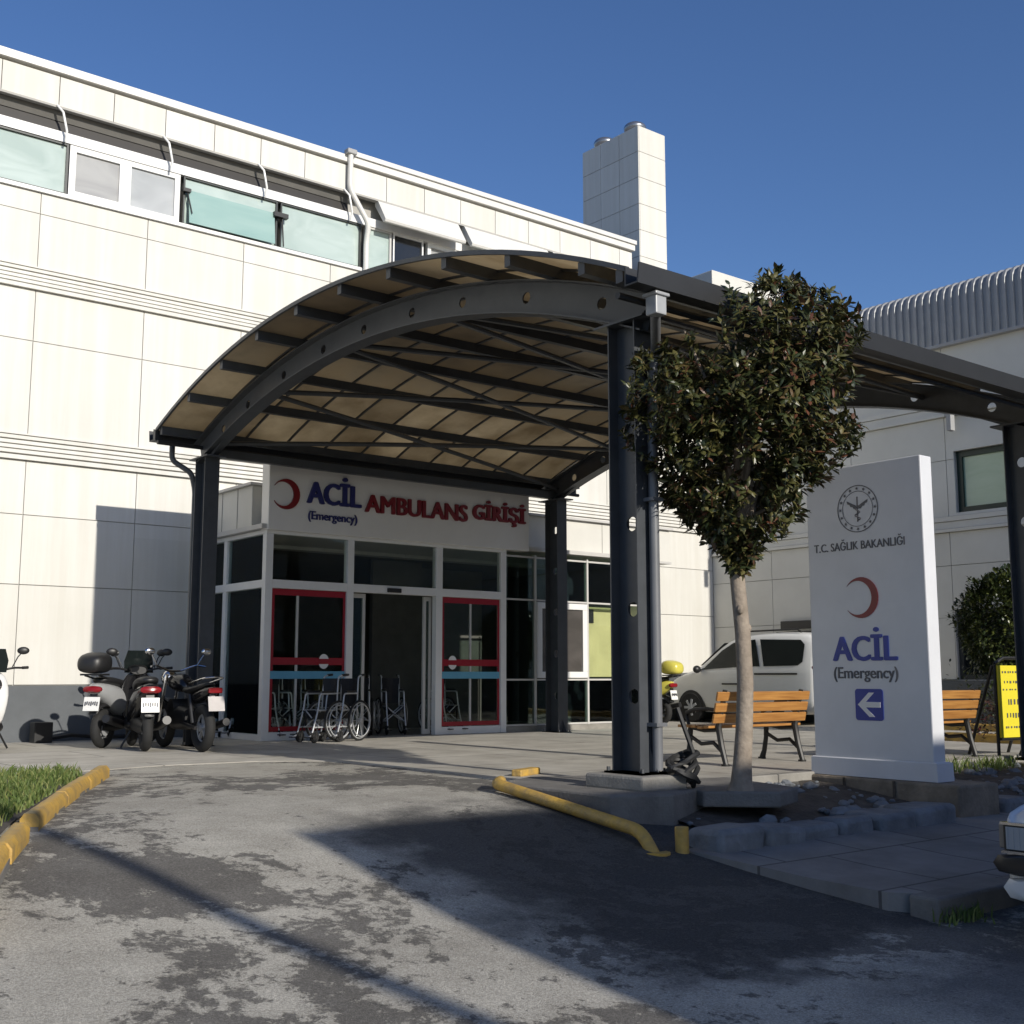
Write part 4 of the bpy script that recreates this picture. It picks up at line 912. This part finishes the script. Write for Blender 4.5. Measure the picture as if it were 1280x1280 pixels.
# ------------------------------------------------------------------ scooters
def wheel(o, x, z, r, w_, tyre='rubber', rimm='silver', nm='wheel'):
    t = MB(); t.torus((x,0,z),(0,1,0),r-w_/2,w_/2,30,12); t = t.build(nm, M[tyre], o, smooth=True)
    m_ = MB(); m_.torus((x,0,z),(0,1,0),r-w_*.98,.014,24,6)
    for k in range(5):
        a = 2*PI*k/5+.3; m_.bar((x,0,z),(x+(r-w_)*math.cos(a),0,z+(r-w_)*math.sin(a)),.03,.035,(0,1,0))
    m_.cyl((x,-.05,z),(x,.05,z),.045,14); m_.cyl((x,-w_*.35,z),(x,-w_*.30,z),.10,18); m_.build('rim', M[rimm], t, smooth=True); return t
def make_scooter(label, paint, top=True, maxi=True, seat='black', tail=True, cat='scooter', group='scooters and motorcycles parked on the forecourt', front_chrome=False):
    o = thing('scooter', label, cat, (0,0,0), group); P_ = M[paint]
    wheel(o, -.66, .26, .26, .13); wheel(o, .70, .26, .26, .12)
    b = MB(); b.body([(-.98,.80,.05,.04),(-.92,.78,.10,.09),(-.70,.72,.15,.15),(-.45,.64,.17,.20),(-.15,.56,.17,.20),(.05,.44,.16,.14),(.2,.36,.15,.10)]); b.build('tail_body', P_, o, smooth=True, sub=1)
    f = MB(); f.body([(.02,.32,.17,.06),(.2,.30,.18,.07),(.42,.32,.17,.10),(.5,.36,.12,.10)]); f.build('footboard', M['black'], o, smooth=True, sub=1)
    s = MB()
    rings = []
    for z, x, hw, d in ((.30,.46,.14,.05),(.50,.50,.19,.07),(.72,.47,.23,.09),(.90,.40,.20,.10),(1.02,.33,.12,.08)):
        rings.append([(x+d*math.cos(2*PI*k/14)*(1 if math.cos(2*PI*k/14) > 0 else .5), hw*math.sin(2*PI*k/14), z) for k in range(14)])
    s.loft(rings); s.build('front_shield', P_, o, smooth=True, sub=1)
    c = MB(); c.body([(-.86,.90,.09,.04),(-.7,.90,.14,.06),(-.45,.87,.16,.06),(-.2,.83,.14,.06),(-.02,.78,.10,.05)]); c.build('seat', M[seat], o, smooth=True, sub=1)
    k = MB(); k.tube([(.70,.075,.26),(.50,.075,.74)], .022, 8); k.tube([(.70,-.075,.26),(.50,-.075,.74)], .022, 8); k.build('fork', M['chrome'], o, smooth=True)
    g_ = MB(); g_.body([(.46,.50,.05,.02),(.58,.55,.08,.03),(.70,.55,.085,.03),(.84,.50,.07,.03),(.93,.42,.03,.02)]); g_.build('front_mudguard', P_, o, smooth=True)
    g_ = MB(); g_.body([(-.94,.46,.06,.02),(-.88,.53,.08,.03),(-.72,.57,.08,.03),(-.55,.54,.07,.03)]); g_.bar((-.97,0,.52),(-.92,0,.74),.10,.012); g_.build('rear_mudguard', M['black'], o, smooth=True)
    h = MB(); h.tube(bend([(.22,.36,1.06),(.30,.26,1.06),(.36,.08,1.02),(.36,-.08,1.02),(.30,-.26,1.06),(.22,-.36,1.06)], .05), .014, 8); h.body([(.26,1.03,.10,.05),(.36,1.05,.13,.06),(.44,1.03,.08,.05)]); h = h.build('handlebar', M['black'], o, smooth=True)
    for sg_ in (-1, 1):
        q = MB(); q.tube([(.22,sg_*.36,1.06),(.18,sg_*.43,1.065)], .019, 8); q.build('grip', M['rubber'], h, smooth=True)
        q = MB(); q.tube([(.28,sg_*.24,1.07),(.26,sg_*.30,1.20),(.25,sg_*.34,1.25)], .008, 6); q.ell((.25,sg_*.36,1.28),(.025,.075,.05),12,8); q.build('mirror', M['black'], h, smooth=True)
    q = MB(); q.ell((.53,0,.86),(.05,.11,.07),14,8) if not front_chrome else q.ell((.56,0,.84),(.09,.13,.12),18,12); q.build('headlight', M['chrome' if front_chrome else 'lamp'], o, smooth=True)
    if maxi:
        q = MB(); n = 6; rr = []
        for z, x, hw in ((1.0,.46,.17),(1.15,.40,.19),(1.30,.33,.15)): rr.append([(x-.06*abs(-1+2*j/n)**2, hw*(-1+2*j/n), z) for j in range(n+1)]+[(x-.012-.06*abs(-1+2*j/n)**2, hw*(-1+2*j/n), z) for j in range(n,-1,-1)])
        q.loft(rr); q.build('windscreen', M['tinted'], o, smooth=True)
    if top:
        q = MB(); q.body([(-1.16,1.10,.08,.06),(-1.12,1.11,.18,.12),(-.95,1.13,.21,.15),(-.80,1.13,.20,.14),(-.74,1.10,.10,.08)], e=3); q = q.build('top_box', M['black'], o, smooth=True, sub=1)
        r = MB(); r.bar((-1.0,.1,.96),(-.62,.1,.90),.02,.02); r.bar((-1.0,-.1,.96),(-.62,-.1,.90),.02,.02); r.box(-1.06,-.8,-.14,.14,.96,.985); r.build('rack', M['black'], o)
    q = MB(); q.body([(-1.01,.78,.07,.025),(-.985,.78,.13,.045),(-.95,.78,.13,.045)]); q.build('tail_light', M['tail_red'], o, smooth=True)
    q = MB(); q.bar((-1.0,0,.50),(-.965,0,.68),.22,.008,(1,0,.2)); q = q.build('number_plate', M['plate'], o)
    q = MB(); 
    for k_ in range(7): q.bar((-.998,-.085+.028*k_,.568+.008*(k_ % 3)),(-.987,-.085+.028*k_,.618+.006*(k_ % 2)),.012,.010,(1,0,.2))
    q.build('plate_characters', M['ink'], o)
    e = MB(); e.tube([(-.2,-.16,.26),(-.45,-.19,.30),(-.60,-.20,.33),(-.98,-.21,.40)], [.02,.045,.06,.055], 12); e.build('exhaust', M['black'], o, smooth=True)
    e = MB(); e.body([(-.75,.30,.07,.07),(-.5,.32,.12,.11),(-.2,.33,.14,.10),(.0,.30,.10,.06)]); e.build('engine', M['black'], o, smooth=True)
    e = MB(); e.tube([(-.1,.12,.24),(-.12,.24,.02)], .014, 6); e.build('stand', M['black'], o)
    return o
def make_motorbike(label):
    o = thing('motorcycle', label, 'motorcycle', (0,0,0), 'scooters and motorcycles parked on the forecourt')
    wheel(o, -.64, .30, .30, .13, rimm='silver'); wheel(o, .70, .31, .31, .11)
    e = MB(); e.body([(-.28,.42,.13,.12),(-.1,.42,.17,.16),(.15,.42,.17,.17),(.32,.44,.12,.12)]); e.cyl((.1,-.16,.55),(.1,.16,.55),.11,14); e.build('engine', M['black'], o, smooth=True)
    t = MB(); t.body([(-.12,.80,.06,.05),(.0,.84,.13,.11),(.2,.88,.15,.13),(.38,.88,.12,.09),(.45,.86,.05,.04)]); t.build('tank', M['black_gloss'], o, smooth=True, sub=1)
    c = MB(); c.body([(-.88,.86,.08,.03),(-.6,.80,.13,.05),(-.3,.76,.14,.05),(-.05,.78,.09,.04)]); c.build('seat', M['black'], o, smooth=True, sub=1)
    c = MB(); c.body([(-.98,.80,.03,.02),(-.85,.76,.10,.06),(-.6,.70,.12,.08),(-.35,.66,.09,.07)]); c.build('tail_body', M['black_gloss'], o, smooth=True)
    k = MB(); k.tube([(.70,.09,.31),(.44,.09,.98)], .024, 8); k.tube([(.70,-.09,.31),(.44,-.09,.98)], .024, 8); k.build('fork', M['chrome'], o, smooth=True)
    h = MB(); h.tube(bend([(.26,.38,1.08),(.36,.28,1.10),(.42,.08,1.02),(.42,-.08,1.02),(.36,-.28,1.10),(.26,-.38,1.08)], .05), .014, 8); h = h.build('handlebar', M['chrome'], o, smooth=True)
    for sg_ in (-1, 1):
        q = MB(); q.tube([(.33,sg_*.28,1.10),(.30,sg_*.36,1.24)], .008, 6); q.ell((.29,sg_*.39,1.28),(.022,.07,.05),12,8); q.build('mirror', M['chrome'], h, smooth=True)
    q = MB(); q.ell((.60,0,.93),(.09,.11,.11),16,10); q.build('headlight', M['chrome'], o, smooth=True)
    q = MB(); q.body([(.46,.60,.05,.02),(.60,.64,.07,.025),(.76,.64,.07,.025),(.92,.56,.05,.02)]); q.build('front_mudguard', M['black_gloss'], o, smooth=True)
    q = MB(); q.bar((-1.06,0,.52),(-1.02,0,.70),.21,.008,(1,0,.2)); q.bar((-1.03,0,.60),(-.86,0,.74),.05,.03); q.build('number_plate', mat('plate_grey', (.5,.47,.46), .4), o)
    q = MB(); q.box(-1.02,-.96,-.09,.09,.74,.81); q.build('tail_light', M['tail_red'], o, bevel=.015)
    r = MB(); r.tube(bend([(-.45,.13,.86),(-.95,.13,.93),(-1.02,0,.94),(-.95,-.13,.93),(-.45,-.13,.86)], .06), .012, 8); r.build('rack', M['chrome'], o, smooth=True)
    x = MB(); x.tube([(.2,-.15,.40),(.15,-.17,.26),(-.3,-.19,.27),(-.9,-.20,.38)], [.025,.03,.04,.05], 12); x.build('exhaust', M['black'], o, smooth=True)
    x = MB(); x.tube([(-.64,.1,.30),(-.15,.12,.36)], .025, 8); x.tube([(-.64,-.1,.30),(-.15,-.12,.36)], .025, 8); x.tube([(-.6,.12,.36),(-.45,.12,.72)], .028, 8); x.tube([(-.6,-.12,.36),(-.45,-.12,.72)], .028, 8); x.build('swing_arm', M['black'], o, smooth=True)
    return o
s1 = make_scooter('silver grey maxi scooter with a black top box, seen from behind', 'silver'); place(s1, (6.26,16.42,.006), math.radians(42))
s2 = make_scooter('black scooter squeezed between the silver scooter and the black motorcycle', 'black_gloss', top=False); place(s2, (6.12,15.6,.006), math.radians(76))
s3 = make_motorbike('black motorcycle with a pale plate, nearest the left column'); place(s3, (6.50,15.02,.006), math.radians(88))
s4 = make_scooter('pale scooter with a chrome headlight cut by the left photo edge', 'white_paint', top=False, front_chrome=True); place(s4, (4.42,16.35,.006), math.radians(255))
s5 = make_scooter('yellow scooter parked by the nose of the white van', 'yellow_bike', top=True, maxi=False, seat='black'); place(s5, (16.98,17.32,.006), math.radians(100))
for c in s5.children:
    if c.name.startswith('top_box'): c.data = c.data.copy(); c.data.materials[0] = M['yellow_bike']
bx = MB(); bx.box(5.42,5.68,17.72,17.95,.006,.30); bx.tube([(5.68,17.85,.06),(6.0,17.9,.10),(6.4,17.95,.06),(7.4,18.0,.05)], .03, 8)
tag(bx.build('ground_box', M['black'], bevel=.01), 'small black box with a hose on the ground by the wall', 'utility box')

# ------------------------------------------------------------------ vehicles
def lerp_st(st, x):
    st = sorted(st)
    for a, b in zip(st[:-1], st[1:]):
        if a[0] <= x <= b[0]:
            t = (x-a[0])/(b[0]-a[0]); return [p+(q-p)*t for p, q in zip(a, b)]
    return st[0] if x < st[0][0] else st[-1]
def vehicle_shell(o, st, paint):
    rings = []
    for x, zb, zbelt, zroof, hl, hr in st:
        half = [(0,zb),(.8*hl,zb),(hl*.98,zb+.07),(hl,zb+(zbelt-zb)*.45),(hl*.99,zbelt-.03),(hl*.975,zbelt),(hr+.015,zroof-.09),(hr-.05,zroof-.025),(hr-.2,zroof),(0,zroof+.015)]
        ring = [(x, y, z) for y, z in half]+[(x, -y, z) for y, z in half[-2:0:-1]]; rings.append(ring)
    mb = MB(); mb.loft(rings); return mb.build('body', M[paint], o, smooth=True, sub=1)
def side_pt(st, x, t, side, out=.012):
    x_, zb, zbelt, zroof, hl, hr = lerp_st(st, x)
    y = hl*.975+(hr+.015-hl*.975)*t; z = zbelt+(zroof-.09-zbelt)*t
    return (x, side*(y+out), z)
def side_panel(st, poly, side, name, m_, o, out=.012):
    mb = MB(); n = len(poly); c = (sum(p[0] for p in poly)/n, sum(p[1] for p in poly)/n)
    vs = [side_pt(st, c[0], c[1], side, out)]
    for r in (.5, 1): vs += [side_pt(st, c[0]+(p[0]-c[0])*r, c[1]+(p[1]-c[1])*r, side, out) for p in poly]
    fs = [(0, 1+k, 1+(k+1) % n) for k in range(n)]+[(1+k, 1+n+k, 1+n+(k+1) % n, 1+(k+1) % n) for k in range(n)]
    mb.add(vs, fs); return mb.build(name, M[m_], o, smooth=True)
def car_wheel(o, x, y, r, w_):
    sg_ = 1 if y > 0 else -1
    t = MB(); t.loft([[(x+rr*math.cos(2*PI*k/28), y+dy, r+rr*math.sin(2*PI*k/28)) for k in range(28)] for rr, dy in ((r*.6,-w_/2),(r*.94,-w_/2),(r,-w_/2+.03),(r,w_/2-.03),(r*.94,w_/2),(r*.62,w_/2))]); t = t.build('wheel', M['rubber'], o, smooth=True)
    h = MB(); yo = y+sg_*(w_/2-.015); h.cyl((x,yo-.01,r),(x,yo+.01,r),r*.63,24)
    for k in range(7): a = 2*PI*k/7; h.bar((x,yo+sg_*.012,r),(x+r*.56*math.cos(a),yo+sg_*.012,r+r*.56*math.sin(a)),.05,.03,(0,1,0))
    h.cyl((x,yo,r),(x,yo+sg_*.03,r),.05,14); h.build('rim', M['silver'], t)
van = thing('parked_van', 'white compact van with black side windows parked beside the grey wing', 'van', (0,0,0))
VS = [(1.93,.34,.62,.66,.66,.60),(1.88,.26,.78,.82,.74,.66),(1.75,.22,.90,.95,.79,.72),(1.40,.2,1.00,1.07,.80,.74),(1.12,.2,1.05,1.14,.80,.72),(.95,.2,1.08,1.26,.80,.70),(.45,.2,1.09,1.62,.80,.66),(.15,.2,1.09,1.76,.80,.655),(-.5,.2,1.10,1.83,.80,.66),(-1.3,.2,1.10,1.82,.80,.66),(-1.75,.22,1.10,1.78,.795,.655),(-1.9,.26,1.08,1.70,.77,.63),(-1.96,.34,1.05,1.55,.74,.60)]
vb = vehicle_shell(van, VS, 'van_paint')
for sd_ in (1, -1):
    side_panel(VS, [(1.02,.12),(.88,.10),(-.02,.08),(-.02,.93),(.12,.93),(.42,.86),(.85,.36)], sd_, 'front_window', 'tinted', van)
    side_panel(VS, [(-.10,.08),(-.62,.08),(-.46,.93),(-.10,.93)], sd_, 'middle_window', 'tinted', van)
    side_panel(VS, [(-.72,.08),(-1.55,.10),(-1.66,.22),(-1.68,.78),(-1.58,.92),(-.58,.92)], sd_, 'rear_window', 'tinted', van)
    for x in (1.22, -1.30):
        a = MB(); N_ = 22; pts = [(x+.385*math.cos(PI*k/N_), .24+.43*math.sin(PI*k/N_)) for k in range(N_+1)]
        a.prism(pts, (0,sd_*.70,0), (1,0,0), (0,0,1), (0,sd_*.108,0)); a.build('wheel_arch', M['black'], van); car_wheel(van, x, sd_*.745, .31, .15)
    m_ = MB(); m_.ell((.95,sd_*.90,1.10),(.07,.10,.08),12,8); m_.bar((.95,sd_*.78,1.08),(.95,sd_*.86,1.09),.03,.04); m_.build('mirror', M['black'], van, smooth=True)
    m_ = MB(); m_.bar((-.15,sd_*.812,.80),(.35,sd_*.812,.80),.012,.03); m_.build('door_handle', M['black'], van)
    m_ = MB(); m_.bar((-1.55,sd_*.805,1.0),(-.5,sd_*.812,1.0),.012,.035); m_.build('door_track', M['black'], van)
    m_ = MB(); m_.box(-1.95,-1.85,sd_*.70-.05,sd_*.70+.05,.75,1.15); m_.build('tail_light', M['tail_red'], van, bevel=.02)
    m_ = MB(); m_.ell((1.80,sd_*.62,.78),(.12,.14,.09),14,8); m_.build('headlight', M['lamp'], van, smooth=True)
    m_ = MB(); m_.tube([(.1,sd_*.56,1.79),(.0,sd_*.56,1.86),(-1.4,sd_*.56,1.87),(-1.5,sd_*.56,1.81)], .018, 8); m_.build('roof_rail', M['black'], van, smooth=True)
ws = MB(); ws.loft([[(1.08,y,1.15),(.50,y*.86,1.655)] for y in (-.66,-.3,.3,.66)], caps=False); ws.v = [(p[0]+.02, p[1], p[2]+.02) for p in ws.v]
ws = MB(); ws.add([(1.10,-.62,1.18),(1.14,0,1.19),(1.10,.62,1.18),(.50,.53,1.64),(.52,0,1.67),(.50,-.53,1.64)], [(0,1,4,5),(1,2,3,4)]); ws.build('windscreen', M['tinted'], van, smooth=True)
bp = MB(); bp.body([(1.80,.36,.76,.10),(1.90,.38,.72,.12),(1.965,.40,.55,.10)]); bp.build('front_bumper', M['black'], van, smooth=True); bp = MB(); bp.box(-2.0,-1.9,-.74,.74,.3,.5); bp.build('rear_bumper', M['black'], van, bevel=.03)
pt = MB(); pt.box(1.965,1.985,-.26,.26,.40,.51); pt.build('number_plate', M['plate'], van)
place(van, (19.5,16.12,.006), PI/2)
rb2 = MB(); rb2.box(R-.12,R-.01,15.3,16.2,1.95,2.12); tag(rb2.build('wall_vent', M['black'], bevel=.01), 'black slot vent on the grey wall above the white van', 'vent')

car = thing('parked_car', 'old white hatchback parked by the kerb, only its front corner in view', 'car', (0,0,0))
CS = [(1.96,.28,.66,.70,.70,.62),(1.93,.24,.74,.78,.78,.72),(1.80,.2,.78,.82,.80,.74),(1.2,.2,.86,.91,.81,.75),(.85,.2,.88,.95,.81,.72),(.70,.2,.89,1.05,.81,.68),(.15,.2,.90,1.36,.81,.60),(-.6,.2,.91,1.42,.81,.60),(-1.4,.2,.91,1.38,.81,.60),(-1.8,.24,.88,1.05,.79,.62),(-1.95,.3,.80,.90,.75,.62)]
vehicle_shell(car, CS, 'white_paint')
for sd_ in (1, -1):
    side_panel(CS, [(.62,.1),(-.45,.1),(-.45,.92),(.05,.9)], sd_, 'front_window', 'tinted', car); side_panel(CS, [(-.52,.1),(-1.5,.12),(-1.35,.9),(-.52,.92)], sd_, 'rear_window', 'tinted', car)
    for x in (1.18, -1.22):
        a = MB(); pts = [(x+.36*math.cos(PI*k/20), .22+.40*math.sin(PI*k/20)) for k in range(21)]; a.prism(pts, (0,sd_*.72,0), (1,0,0), (0,0,1), (0,sd_*.10,0)); a.build('wheel_arch', M['black'], car); car_wheel(car, x, sd_*.755, .29, .15)
    h = MB(); h.box(1.935,1.985,sd_*.58-.17,sd_*.58+.17,.535,.70); h = h.build('headlight', M['black'], car, bevel=.015)
    q = MB(); q.box(1.975,1.995,sd_*.58-.145,sd_*.58+.145,.555,.68); [q.box(1.993,1.999,sd_*.58-.14+.035*kk,sd_*.58-.132+.035*kk,.56,.675) for kk in range(9)]; q.build('lens', M['lamp'], h)
    q = MB(); q.box(1.96,2.0,sd_*.58-.175,sd_*.58+.175,.69,.705); q.box(1.96,2.0,sd_*.58-.175,sd_*.58+.175,.53,.545); q.build('lamp_trim', M['chrome'], h)
    q = MB(); q.box(1.88,1.95,sd_*.775-.02,sd_*.775+.02,.55,.69); q.build('indicator', mat('indicator_lens', (.30,.25,.20), .25), car, bevel=.01)
    m_ = MB(); m_.ell((.55,sd_*.90,.98),(.06,.09,.07),12,8); m_.build('mirror', M['black'], car, smooth=True)
gr_ = MB()
for k in range(5): gr_.box(1.95,1.985,-.40,.40,.545+.03*k,.56+.03*k)
gr_.build('grille', M['black'], car)
bm_ = MB(); bm_.body([(1.90,.47,.83,.05),(1.99,.47,.815,.065),(2.03,.47,.74,.055)], e=5); bm_.build('bumper', M['black'], car, smooth=True)
bm_ = MB(); bm_.body([(1.88,.33,.79,.075),(1.97,.335,.77,.08),(2.0,.34,.70,.06)], e=4); bm_.build('bumper_skirt', M['white_paint'], car, smooth=True)
q = MB(); q.box(1.985,2.004,-.62,.62,.295,.345); q.build('air_intake', M['black'], car)
q = MB(); q.add([(.88,-.62,.96),(.90,0,.97),(.88,.62,.96),(.20,.53,1.33),(.22,0,1.35),(.20,-.53,1.33)], [(0,1,4,5),(1,2,3,4)]); q.v = [(p[0]+.02,p[1],p[2]+.02) for p in q.v]; q.build('windscreen', M['tinted'], car, smooth=True)
place(car, (8.58,2.965,gz(2.9)), PI)

# ------------------------------------------------------------------ A-board, shrubs
ab = thing('yellow_notice_board', 'yellow pavement notice board with dark lines of print at the right edge', 'notice board', (15.1,8.0,0))
q = MB(); q.box(14.98,15.02,7.5,8.22,.22,1.08); q.build('panel', M['board_yellow'], ab)
q = MB()
for v in (7.49,8.23): q.tube([(15.02,v,.0),(15.02,v,1.10)], .02, 8)
q.tube([(15.02,7.49,1.10),(15.02,7.65,1.17),(15.02,8.07,1.17),(15.02,8.23,1.10)], .022, 8); q.tube([(15.02,7.49,.2),(15.02,8.23,.2)], .02, 8); q.tube([(15.45,7.49,0),(15.05,7.49,1.08)], .02, 8); q.tube([(15.45,8.23,0),(15.05,8.23,1.08)], .02, 8); q.build('frame', M['black'], ab, smooth=True)
q = MB()
for z, h, a, b_ in ((1.0,.025,7.62,8.15),(.88,.03,7.66,8.12),(.79,.02,7.62,8.15),(.64,.07,7.72,8.06),(.48,.06,7.64,8.10),(.34,.025,7.66,8.13)):
    v = b_
    while v > a: l = rnd.uniform(.012,.03); q.box(14.974,14.98,max(a, v-l),v,z-h/2*rnd.uniform(.6,1),z+h/2); v -= l+rnd.uniform(.015,.045)
q.build('print_lines', M['ink'], ab); ab.rotation_euler = (0,0,math.radians(82)); ab.location = (13.85,7.70,.006)

def leaf_quad(mb, p, d, nrm, L_, W_):
    d = d.normalized(); s_ = d.cross(nrm)
    if s_.length < 1e-3: s_ = d.cross(Vector((1,0,0)))
    s_.normalize(); n_ = s_.cross(d); b = p+d*L_*.5+n_*L_*.06
    mb.add([p, p+d*L_*.30+s_*W_*.42, p+d*L_*.68+s_*W_*.42-n_*L_*.02, p+d*L_-n_*L_*.10, p+d*L_*.68-s_*W_*.42-n_*L_*.02, p+d*L_*.30-s_*W_*.42, b], [(0,1,6),(1,2,6),(2,3,6),(3,4,6),(4,5,6),(5,0,6)])
tr = thing('street_tree', 'small evergreen tree with a dense dark crown and bare pale trunk', 'tree', (7.62,6.52,.03))
TX, TY = 7.62, 6.52; rt = random.Random(11)
prof = [(1.84,.10),(2.0,.22),(2.2,.46),(2.4,.65),(2.75,.86),(3.1,.96),(3.45,.99),(3.7,.99),(3.95,.92),(4.12,.74),(4.26,.35)]
def lean(z):
    t = max(0, (z-2)/2.6)**1.7; return TX+.02+.10*t, TY-.02-.20*t
def crad(z):
    for (a, r0), (b, r1) in zip(prof[:-1], prof[1:]):
        if a <= z <= b: return r0+(r1-r0)*(z-a)/(b-a)
    return .05
tk = MB(); pts = [(TX+.03*math.sin(z*2.2)+.02*(z), TY+.02*math.cos(z*3), z) for z in [.0,.1,.25,.5,.9,1.3,1.7,2.0,2.3]]
tk.tube(pts, [.12,.088,.076,.071,.067,.064,.062,.066,.05], 16); tk.ell((TX-.03,TY-.05,1.5),(.03,.03,.04),8,6); tk.ell((TX+.06,TY-.05,1.35),(.03,.03,.04),8,6)
tko = tk.build('trunk', M['bark'], tr, smooth=True)
twigs = []; lb = MB()
for k in range(13):
    a = 2*PI*k*.382+rt.uniform(-.2,.2); zt = rt.uniform(2.4,3.8); r_ = crad(zt)*rt.uniform(.4,.75); b0 = Vector((TX+.05, TY, rt.uniform(1.85,2.25))); lx, ly = lean(zt); t = Vector((lx+r_*math.cos(a), ly+r_*math.sin(a), zt)); m_ = b0*.45+t*.55+Vector((0,0,.12))-Vector((math.cos(a), math.sin(a), 0))*.1
    lb.tube([b0, m_, t], [.035,.02,.008], 7)
lb.tube([(TX+.05,TY,2.0),(TX+.08,TY-.05,3.0),(TX+.10,TY-.2,3.9)], [.06,.035,.01], 8); lb.build('limb', M['bark'], tko, smooth=True)
cr = MB(); bumps = [(rt.uniform(0, 2*PI), rt.uniform(2.0,4.2), rt.uniform(-.20,.22)) for _ in range(34)]
def bump(a, z):
    s_ = 0
    for b0, z0, h in bumps:
        da = (a-b0+PI) % (2*PI)-PI; s_ += h*math.exp(-(da*da)/.14-((z-z0)**2)/.045)
    return s_
nt_w = 0
while nt_w < 1650:
    z = rt.uniform(1.82,4.28); a = rt.uniform(0, 2*PI); R_ = crad(z)
    if rt.random() > (R_/1.03)**1.2+.08: continue
    f_ = rt.random()**.45; R_ = max(.05, R_+bump(a, z)); r_ = R_*f_
    if f_ < .5 and rt.random() < .5: continue
    if z < 2.8 and rt.random() < .18: continue
    if math.sin(a*3+z*2.1)+math.sin(a*2-z*3.7)+math.sin(z*5.3+a) < -1.25 and rt.random() < .75: continue
    lx, ly = lean(z); p = Vector((lx+r_*math.cos(a), ly+r_*math.sin(a), z))
    if p.y > 6.12 and z > 3.72: continue
    out = Vector((math.cos(a)*(.8 if f_ > .5 else .3), math.sin(a)*(.8 if f_ > .5 else .3), .55+max(0, (z-3.6)*1.2)-(max(0, 2.8-z)*.5)))
    out = (out+Vector((rt.gauss(0,.4), rt.gauss(0,.4), rt.gauss(0,.3)))).normalized()
    tl = rt.uniform(.08,.18); cr.tube([p-out*tl, p], .004, 4, caps=False)
    n_l = rt.randint(7, 12)
    for k in range(n_l):
        t = rt.random(); q = p-out*tl*(1-t); ph = rt.uniform(0, 2*PI)
        o1 = out.orthogonal().normalized(); o2 = out.cross(o1); d = (out*rt.uniform(.15,.9)+(o1*math.cos(ph)+o2*math.sin(ph))*.9+Vector((0,0,-.12))).normalized()
        leaf_quad(cr, q, d, (out+Vector((0,0,.7))).normalized(), rt.uniform(.06,.125), rt.uniform(.028,.05))
    nt_w += 1
for _ in range(8):
    a = rt.uniform(0, 2*PI); r_ = rt.uniform(.1,.5); lx, ly = lean(4.2); p = Vector((lx+.15+r_*math.cos(a), min(6.1, ly-.1+r_*math.sin(a)), 4.05)); out = Vector((rt.gauss(0,.18), rt.gauss(0,.18), 1)).normalized(); tl = rt.uniform(.14,.26)
    cr.tube([p, p+out*tl], .006, 4)
    for k in range(16):
        t = rt.uniform(.35,1); ph = rt.uniform(0, 2*PI); d = (out*.9+Vector((math.cos(ph), math.sin(ph), 0))*.7).normalized(); leaf_quad(cr, p+out*tl*t, d, Vector((0,0,1)), rt.uniform(.08,.12), .042)
cr.build('crown', M['leaf'], tr, fix=False)

hd = thing('clipped_shrub', 'dark clipped standard shrub against the grey wing', 'shrub', (18.0,9.85,0)); q = MB(); q.tube([(18,9.85,0),(18.02,9.84,1.3)], [.06,.05], 10); q.build('trunk', M['bark'], hd, smooth=True)
q = MB(); rt = random.Random(5)
for _ in range(11000):
    d = Vector((rt.gauss(0,1), rt.gauss(0,1), rt.gauss(0,1))).normalized(); f_ = rt.uniform(.55,1)**.5; bmp = 1+.09*math.sin(d.x*9+d.z*7)+.08*math.sin(d.y*11-d.z*5)
    p = Vector((18+d.x*.72*f_*bmp, 9.85+d.y*.78*f_*bmp, 1.80+d.z*.80*f_*bmp)); dd = (d+Vector((rt.gauss(0,.6), rt.gauss(0,.6), rt.gauss(0,.6)))).normalized(); leaf_quad(q, p, dd, Vector((0,0,1)), rt.uniform(.06,.11), .045)
for _ in range(1400):
    p = Vector((18+rt.gauss(0,.3), 9.85+rt.gauss(0,.35), rt.uniform(.25,1.2))); dd = Vector((rt.gauss(0,1), rt.gauss(0,1), rt.gauss(0,.8))).normalized(); leaf_quad(q, p, dd, Vector((0,0,1)), .08, .04)
q.build('crown', M['hedge_leaf'], hd, fix=False)
q = MB()
for _ in range(900):
    p = Vector((16.6+rt.gauss(0,.22), 9.2+rt.gauss(0,.28), rt.uniform(.02,.62))); dd = Vector((rt.gauss(0,1), rt.gauss(0,1), rt.uniform(-.2,1))).normalized(); leaf_quad(q, p, dd, Vector((0,0,1)), .09, .04)
tag(q.build('red_shrub', M['red_leaf'], fix=False), 'low dark red leaved shrub between the bench and yellow board', 'shrub')
def weeds(cx, cy, z, n, h, label, sx=.25, sy=.12):
    q = MB()
    for _ in range(n):
        p = Vector((cx+rt.gauss(0,sx), cy+rt.gauss(0,sy), z)); hh = rt.uniform(.4,1)*h; ln = Vector((rt.gauss(0,.4), rt.gauss(0,.4), 0))*hh; t = rt.uniform(0, PI); a = Vector((math.cos(t), math.sin(t), 0))*.006
        q.add([p-a, p+a, p+ln*.4+Vector((0,0,hh*.7))+a*.7, p+ln+Vector((0,0,hh)), p+ln*.4+Vector((0,0,hh*.7))-a*.7], [(0,1,2,3,4)])
    tag(q.build('weed_clump', M['grass'], fix=False), label, 'weeds', 'weeds growing along the kerbs')
weeds(11.6,7.3,-.07,260,.20,'pale weeds at the bed edge right of the totem sign'); weeds(12.7,7.25,-.07,220,.16,'weeds at the bed edge behind the white car'); weeds(6.75,4.10,-.5,130,.10,'tuft of weeds at the corner of the street kerb',.12,.06)
